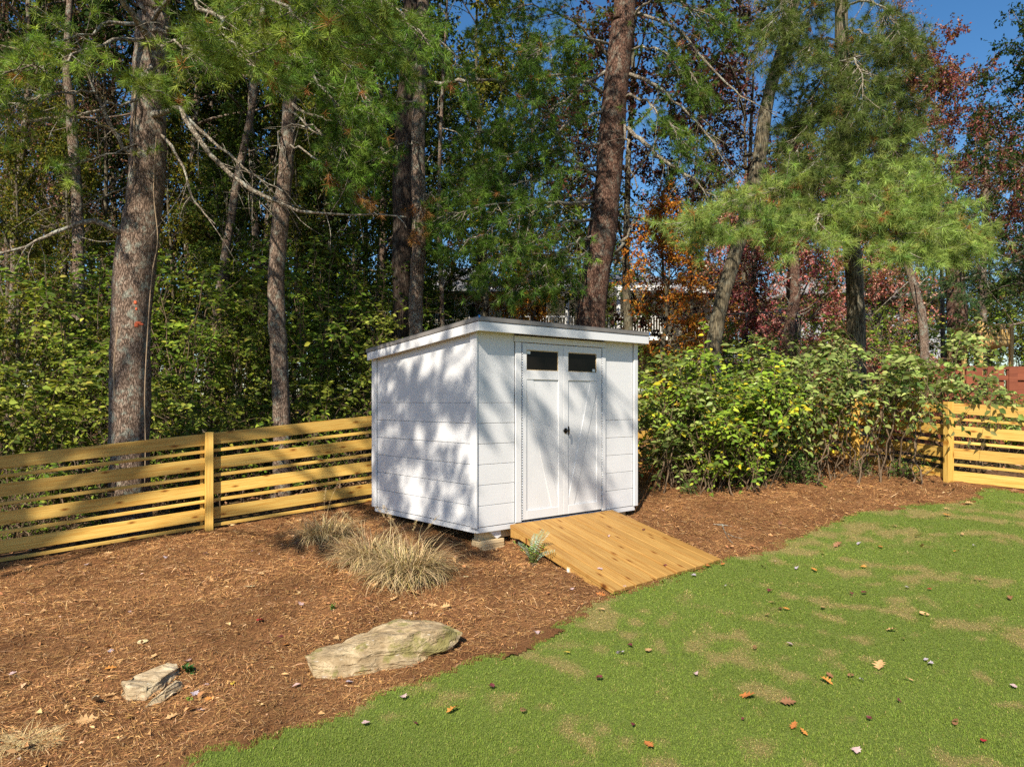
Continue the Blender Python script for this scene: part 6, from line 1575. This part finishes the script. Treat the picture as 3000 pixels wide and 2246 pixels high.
# leaning trunk right of the shed, with its own crown of dark maroon leaves
D = 16.0
b = P(2070, 1150, D); rl_ = tree_root("leaning_tree", (b[0], D, H(b[0], D)), "leaning grey trunk right of the shed rising to dark maroon leaves", "tree")
pts, rad = spine([(2068, 1180, D, .21), (2075, 1100, D, .165), (2110, 900, D, .155), (2150, 760, D, .15), (2197, 600, D, .15), (2226, 450, D, .145), (2248, 300, D, .135), (2280, 180, D, .12), (2330, 0, D, .10)], (.8, .2, 3.0, .05))
tg = trunk_mesh(pts, rad, 21, 22, .05, 50); off = np.array(rl_.location, dtype=np.float32); tg.V = [v - off for v in tg.V]
link("trunk", tg.mesh("trunk", True, False), M['bark_grey'], rl_)
gt, gw, gl_ = broadleaf(22, 9, .35, 3.6, 16, 7, 6, 12, .12, FM, .10)
sh = np.array(P(2235, 620, D)) - off - [0, 0, 2.0]
for g_, nm, mt in ((gw, "limbs", M['bark_grey']), (gl_, "crown", M['leaf'])):
    g_.V = [v + sh.astype(np.float32) for v in g_.V]; link(nm, g_.mesh(nm, nm == "limbs"), mt, rl_)

# slim bare trunks without crowns in view
for nm, rows, lab, bk in (("slim_tree", [(2712, 1020, 17, .10), (2705, 960, 17, .095), (2690, 880, 17, .09), (2668, 810, 17, .085), (2650, 740, 17, .075), (2640, 640, 17, .06), (2610, 480, 17, .05)], "slim dark curved trunk right of the pale pine", 'bark_pine'),
                          ("slim_tree", [(2205, 1080, 20, .08), (2205, 900, 20, .075), (2210, 760, 20, .07), (2195, 600, 20, .06), (2200, 400, 20, .05)], "slim pale trunk right of the leaning trunk", 'bark_grey'),
                          ("slim_tree", [(2305, 1100, 18, .14), (2312, 960, 18, .13), (2330, 850, 18, .12), (2320, 600, 18, .1)], "brown trunk behind the trampoline net", 'bark_red'),
                          ("slim_tree", [(235, 1300, 14, .13), (232, 900, 14, .11), (226, 600, 14, .10), (210, 350, 14, .09), (196, 200, 14, .07), (205, 0, 14, .06)], "dark slender trunk left of the thick pine", 'bark_pine'),
                          ("slim_tree", [(595, 1300, 14, .09), (640, 900, 14, .08), (690, 560, 14, .075), (740, 300, 14, .06), (765, 100, 14, .05)], "dark leaning sapling between the two left pines", 'bark_pine'),
                          ("slim_tree", [(1290, 1150, 15, .05), (1295, 900, 15, .045), (1285, 700, 15, .04), (1290, 400, 15, .035), (1300, 200, 15, .03)], "thin dark sapling behind the shed's front roof corner", 'bark_pine'),
                          ("slim_tree", [(2890, 1000, 33, .17), (2880, 850, 33, .15), (2890, 500, 33, .1)], "dark trunk behind the timber deck", 'bark_pine')):
    d = rows[0][2]; b = P(rows[0][0], rows[0][1], d); root = tree_root(nm, (b[0], d, H(b[0], d)), lab, "tree")
    pts, rad = spine(rows, (.1, .1, 2.0, rows[-1][3] * .5)); g = trunk_mesh(pts, rad, int(rows[0][0]), 14, .05, 30); o_ = np.array(root.location, dtype=np.float32); g.V = [v - o_ for v in g.V]
    link("trunk", g.mesh("trunk", True, False), M[bk], root)
    g = Geo(); rg = np.random.default_rng(int(rows[0][0])); c = catmull(pts, 30)
    for k in range(16):
        p0 = c[int(rg.integers(8, 28))]; dd = unit(rg.normal(0, 1, 3) + [0, 0, .3]); L = rg.uniform(.4, 1.5); q = catmull([p0, p0 + dd * L * .5 + rg.normal(0, .05, 3), p0 + dd * L + rg.normal(0, .12, 3)], 6)
        tube(g, q, np.linspace(.014, .003, 6), 4)
    g.V = [v - o_ for v in g.V]; o = link("twigs", g.mesh("twigs", True, False), M['twig'], root); o["kind"] = "stuff"
# ------------------------------------------------------------------ shrubs: arching stems, side twigs, paired leaves
def shrub(seed, Ht, spread, n_st, n_tw, lv, leafL, pal, leafW=.55, stem_r=.012, dead=10, low=.18, twL=.5, berries=0, droop=.25, per_tone=.42):
    rg = np.random.default_rng(seed); gs, gl_, gb = Geo(), Geo(), Geo()
    for k in range(n_st):
        a = rg.uniform(0, 6.28); h = Ht * rg.uniform(.6, 1.05); s_ = spread * rg.uniform(.25, 1.0)
        b0 = np.array([rg.normal(0, .18), rg.normal(0, .18), -.05]); tip = np.array([math.cos(a) * s_, math.sin(a) * s_, h * rg.uniform(.8, 1.0)])
        q = catmull([b0, b0 * .5 + tip * [.25, .25, .45], tip * [.62, .62, .88], tip + [0, 0, -droop * s_ * .5]], 14) + np.vstack([[0, 0, 0], rg.normal(0, .03, (13, 3))])
        tube(gs, q, np.linspace(stem_r, .003, 14), 5)
        for j in range(n_tw):
            u = low + (1 - low) * rg.random(); i = min(int(u * 13), 12); p0 = q[i] + (q[i + 1] - q[i]) * (u * 13 - i); t = unit(q[i + 1] - q[i])
            d = unit(t * .5 + unit(rg.normal(0, 1, 3)) * .9 + [0, 0, .10]); L = twL * rg.uniform(.45, 1.3)
            q2 = catmull([p0, p0 + d * L * .55, p0 + d * L + [0, 0, -droop * L]], 6); tube(gs, q2, np.linspace(.0042, .0016, 6), 3, cap=False)
            m_ = lv; f = np.linspace(.12, 1.0, m_) + rg.normal(0, .03, m_); f = f.clip(.05, 1); idx = f * 5; ii = np.minimum(idx.astype(int), 4); ff = (idx - ii)[:, None]
            pp = q2[ii] * (1 - ff) + q2[ii + 1] * ff; side = unit(np.cross(d, [0, 0, 1])); sg = np.where(np.arange(m_) % 2 == 0, 1, -1)[:, None]
            dd = side * sg * .9 + d * .5 + rg.normal(0, .25, (m_, 3)) + [0, 0, -.30]; nn = rg.normal(0, .38, (m_, 3)) + [-.15, -.62, .75]
            tone = rg.uniform(1 - per_tone, 1 + per_tone); LL = leafL * rg.uniform(.75, 1.15) * rg.uniform(.5, 1.25, m_)
            leaves(gl_, pp, dd, nn, LL, LL * leafW * rg.uniform(.85, 1.15, m_), pick(rg, pal, m_, .14) * tone, True)
            if berries and rg.random() < berries:
                for _ in range(3):
                    c0 = q2[int(rg.integers(2, 6))] + rg.normal(0, .012, 3); tube(gb, [c0, c0 + [0, 0, .005], c0 + [0, 0, .010]], [.003, .006, .003], 6)
    for k in range(dead):
        a = rg.uniform(0, 6.28); r = spread * rg.uniform(.1, .9); b0 = np.array([math.cos(a) * r * .3, math.sin(a) * r * .3, -.02]); tip = np.array([math.cos(a + rg.normal(0, .5)) * r, math.sin(a) * r, Ht * rg.uniform(.15, .6)])
        q = catmull([b0, (b0 + tip) / 2 + rg.normal(0, .12, 3), tip], 8); tube(gs, q, np.linspace(.006, .0018, 8), 4)
        for _ in range(3):
            i = int(rg.integers(2, 7)); d = unit(rg.normal(0, 1, 3)); tube(gs, [q[i], q[i] + d * rg.uniform(.08, .3)], [.0025, .001], 3)
    return gs, gl_, gb
SG = [(0.125, 0.195, 0.020, 3), (0.19, 0.27, 0.028, 2), (0.065, 0.11, 0.015, 3), (0.28, 0.31, 0.04, .8)]
SL = [(0.17, 0.21, 0.028, 3), (0.27, 0.31, 0.048, 2), (0.08, 0.115, 0.016, 3), (0.38, 0.36, 0.06, .6)]
SY = [(0.185, 0.275, 0.028, 3), (0.27, 0.35, 0.038, 2), (0.10, 0.165, 0.022, 2.5), (0.52, 0.45, 0.03, .6)]
SK = [(0.19, 0.255, 0.065, 3), (0.25, 0.31, 0.085, 2), (0.33, 0.37, 0.13, 1.2), (0.09, 0.145, 0.035, 1)]
SPROTO = {
    'tall': shrub(201, 4.2, 1.7, 14, 19, 9, .112, SG, dead=24, low=.15, twL=.62),
    'tall2': shrub(202, 3.7, 1.6, 14, 22, 9, .115, SL, dead=22, low=.15, twL=.6),
    'mid': shrub(203, 2.3, 1.25, 12, 17, 9, .105, SL, dead=22, low=.12, twL=.5),
    'low': shrub(204, 1.15, .9, 11, 9, 7, .075, SG, dead=30, low=.1, twL=.38),
    'right1': shrub(205, 1.95, .95, 12, 17, 9, .088, SY, leafW=.6, dead=14, low=.10, twL=.42),
    'right2': shrub(206, 2.0, 1.25, 7, 13, 8, .098, SK, leafW=.6, dead=6, low=.58, twL=.5, berries=.25, droop=.35),
    'knee': shrub(207, .36, .22, 12, 10, 9, .032, GR1, leafW=.5, dead=2, low=.12, twL=.14, stem_r=.004),
    'right3': shrub(208, 1.75, .9, 13, 18, 12, .10, SK, leafW=.5, dead=14, low=.15, twL=.6, droop=.3),
}
sfirst = {}
def put_shrub(kind, px, d, scale, label, group, rz=None, cat="shrub", xy=None, name="leafy_shrub"):
    x, y = ((px - CX) / FPX * d, d) if xy is None else xy
    loc = (x, y, H(x, y) - .02); rz = ((px * .71 + d * 3) % 1.6) - .8 if rz is None else rz; mir = -1 if int(px * 1.3 + d * 7) % 2 else 1
    if kind not in sfirst:
        gs, gl_, gb = SPROTO[kind]; root = empty(name, loc, rz); root.scale = (scale * mir, scale, scale); tag(root, label, cat, group)
        link("stems", gs.mesh("stems", True, False), M['stem'], root); link("foliage", gl_.mesh("foliage"), M['leaf'], root)
        if gb.n: link("berries", gb.mesh("berries", True, False), plain_mat("red berries", (.40, .015, .015), .3), root)["kind"] = "stuff"
        sfirst[kind] = root; o = root
    else:
        o = copy_tree(sfirst[kind]); o.name = name; o.location = loc; o.rotation_euler = (0, 0, rz); o.scale = (scale * mir, scale, scale * (.92 + .16 * ((px * .013 + d) % 1))); o["label"] = label; o["group"] = group; o["category"] = cat
    return o
UG = "understory shrubs behind the left fence"
for a in (('tall2', 60, 11.0, .95, "pale green tall shrub at the left edge behind the fence"), ('tall', 250, 12.2, 1.0, "tall green shrub left of the thick pine"), ('mid', 170, 9.6, .9, "lime leaved shrub nearest the fence left of the thick pine"),
          ('mid', -30, 9.3, .95, "light green shrub close to the fence at the frame's left edge"), ('tall', 520, 11.4, .95, "bright green tall shrub between the two left pines"), ('mid', 600, 10.3, .85, "leafy shrub just right of the thick pine"),
          ('tall2', 690, 12.6, 1.0, "tall shrub behind the slim pine's left side"), ('low', 520, 10.2, 1.0, "low twiggy shrub under the pines at the fence post"), ('low', 700, 10.6, 1.0, "low dry twigged shrub left of the slim pine's foot"),
          ('tall', 930, 12.8, 1.0, "tall dark shrub right of the slim pine"), ('mid', 930, 11.4, .9, "green shrub behind the fence right of the slim pine"), ('tall2', 1060, 12.6, .9, "tall shrub beside the shed's rear edge"), ('low', 1000, 11.3, 1.1, "tangled low shrub behind the fence near the shed"),
          ('low', 60, 8.6, .9, "low brush behind the left fence's first panel"), ('low', 280, 8.9, .9, "low brush at the thick pine's foot"), ('mid', 420, 10.9, 1.0, "shrub directly behind the thick pine"), ('tall', 780, 14.5, 1.05, "far tall shrub deep in the left wood"),
          ('tall', 380, 14.8, 1.1, "far tall shrub behind the thick pine"), ('tall2', 130, 14.0, 1.1, "far tall shrub deep at the left edge"), ('tall', 1130, 14.5, 1.0, "tall shrub behind the shed roof's rear corner"), ('tall', 620, 15.5, 1.1, "far tall shrub between the left pines"), ('tall', 1000, 16, 1.1, "far tall shrub right of the slim pine"),
          ('mid', 800, 11.6, .8, "small shrub at the slim pine's foot"), ('low', 880, 10.9, .9, "low brush right of the slim pine's foot")):
    put_shrub(a[0], a[1], a[2], a[3], a[4], UG)
MG = "shrubs behind the shed"
for a in (('tall', 1270, 15.5, .52, "dark shrub behind the shed roof's front corner"), ('tall2', 1500, 17, .5, "shrub under the cream house behind the shed"), ('tall', 1890, 16, .5, "dark shrub behind the shed's right roof end"), ('tall', 1940, 19, .5, "shrub before the cream house's right wall"), ('tall', 1620, 19, .6, "shrub behind the large red brown pine's foot"),
          ('tall', 2150, 17.5, .62, "shrub at the leaning trunk's foot"), ('tall2', 2440, 17, .7, "dark shrub behind the pale pine"), ('tall', 2620, 18.5, .7, "dark shrub beyond the red picket fence"), ('tall2', 2760, 23.5, .42, "shrub below the timber deck"), ('tall', 2960, 19, .34, "shrub behind the porch railing at the right edge"), ('tall', 2300, 16, .5, "low dark shrub before the trampoline"), ('tall2', 1200, 19, .6, "far shrub left of the cream house"),
          ('tall', 2880, 30, .6, "far shrub under the timber deck's railing"), ('tall', 2560, 26, .9, "far shrub before the pale grey house"), ('tall', 2400, 29, .9, "far shrub beside the pale grey house"), ('tall2', 2060, 28, .9, "far shrub at the cream house's corner")):
    put_shrub(a[0], a[1], a[2], a[3], a[4], MG)
RG = "bushes along the right of the shed"
for a in (('right3', 1965, 10.1, 1.0, "bush with long pale leaves touching the shed's right wall"), ('right1', 2075, 9.8, .86, "bright green bush just right of the shed"), ('right1', 2215, 9.75, .88, "dense yellow green bush in the middle of the hedge"), ('right1', 2130, 10.2, 1.05, "tall green bush at the back of the hedge near the shed"),
          ('right1', 2315, 10.4, .85, "green bush at the hedge's centre beneath the pale pine"), ('right2', 2430, 10.1, .95, "open bush with red berries left of the corner post"), ('right2', 2545, 10.1, 1.0, "arching berry bush nearest the corner post"), 
          ('right2', 2630, 10.0, 1.08, "arching berry bush spreading over the corner post"), ('right2', 2800, 10.4, .74, "berry bush hanging over the right fence panel"), ('right2', 2890, 10.9, .72, "berry bush behind the right fence panel's far end"), ('right2', 2735, 10.4, 1.0, "berry bush just behind the corner post"), ('right2', 2640, 10.8, 1.05, "tall arching berry bush behind the corner post"), ('right1', 2000, 11.0, 1.0, "bush behind the shed's right rear corner"), ('right3', 2230, 10.6, 1.05, "long leaved bush rising behind the yellow green bush")):
    put_shrub(a[0], a[1], a[2], a[3], a[4], RG)
KG = "small leafy plants at the hedge's foot"
for px, py, sc, lab in ((2190, 1425, 1.0, "small round leafy plant below the yellow green bush"), (2240, 1405, .9, "small leafy plant beside the round one under the hedge"), (2345, 1420, .95, "dense little green plant at the mulch edge of the hedge"), (2290, 1400, .7, "little plant between the two small leafy plants"), (2015, 1450, .45, "tiny green plant on the mulch right of the shed"), (2750, 1395, .9, "small green plant at the corner post's foot"), (2520, 1395, .6, "little green plant under the berry bush"), (2640, 1400, .7, "small green plant left of the corner post")):
    q = G(px, py); put_shrub('knee', px, q[1], sc, lab, KG, xy=(q[0], q[1]), cat="plant", name="small_plant")
YS = "evergreen shrubs beyond the right fence"
for px, d, sc, lab in ((2985, 12.2, .55, "yellow green shrub beyond the right fence"), (2890, 13.0, .4, "low green ground shrub seen through the right fence"), (3060, 11.5, .6, "yellow green shrub at the right edge beyond the fence")):
    put_shrub('right1', px, d, sc, lab, YS)

TG = "distant thickets at the back of the wood"
for k, (px, d, sc, wh) in enumerate(((-150, 24, 1.5, "past the left edge"), (30, 27, 1.5, "at the left edge"), (180, 24, 1.4, "left of the thick pine"), (340, 28, 1.5, "behind the thick pine"), (500, 24, 1.4, "right of the thick pine"), (640, 29, 1.5, "left of the slim pine"), (790, 24, 1.4, "behind the slim pine"), (930, 29, 1.5, "right of the slim pine"), (1060, 25, 1.3, "left of the furrowed trunk"),
        (2130, 42, 1.6, "beyond the trampoline"), (2290, 42, 1.6, "left of the pale grey house"), (2500, 44, 1.6, "between the grey house's wings"), (2680, 40, 1.5, "right of the pale grey house"), (2800, 36, 1.5, "left behind the timber deck"), (2900, 38, 1.7, "right behind the timber deck"), (3010, 33, 1.5, "right of the timber deck"), (3120, 30, 1.4, "past the right edge"), (-20, 19, 1.2, "nearest the left edge"))):
    put_shrub('tall' if k % 2 else 'tall2', px, d, sc, "thicket of green brush " + wh, TG, cat="thicket", name="brush_thicket")
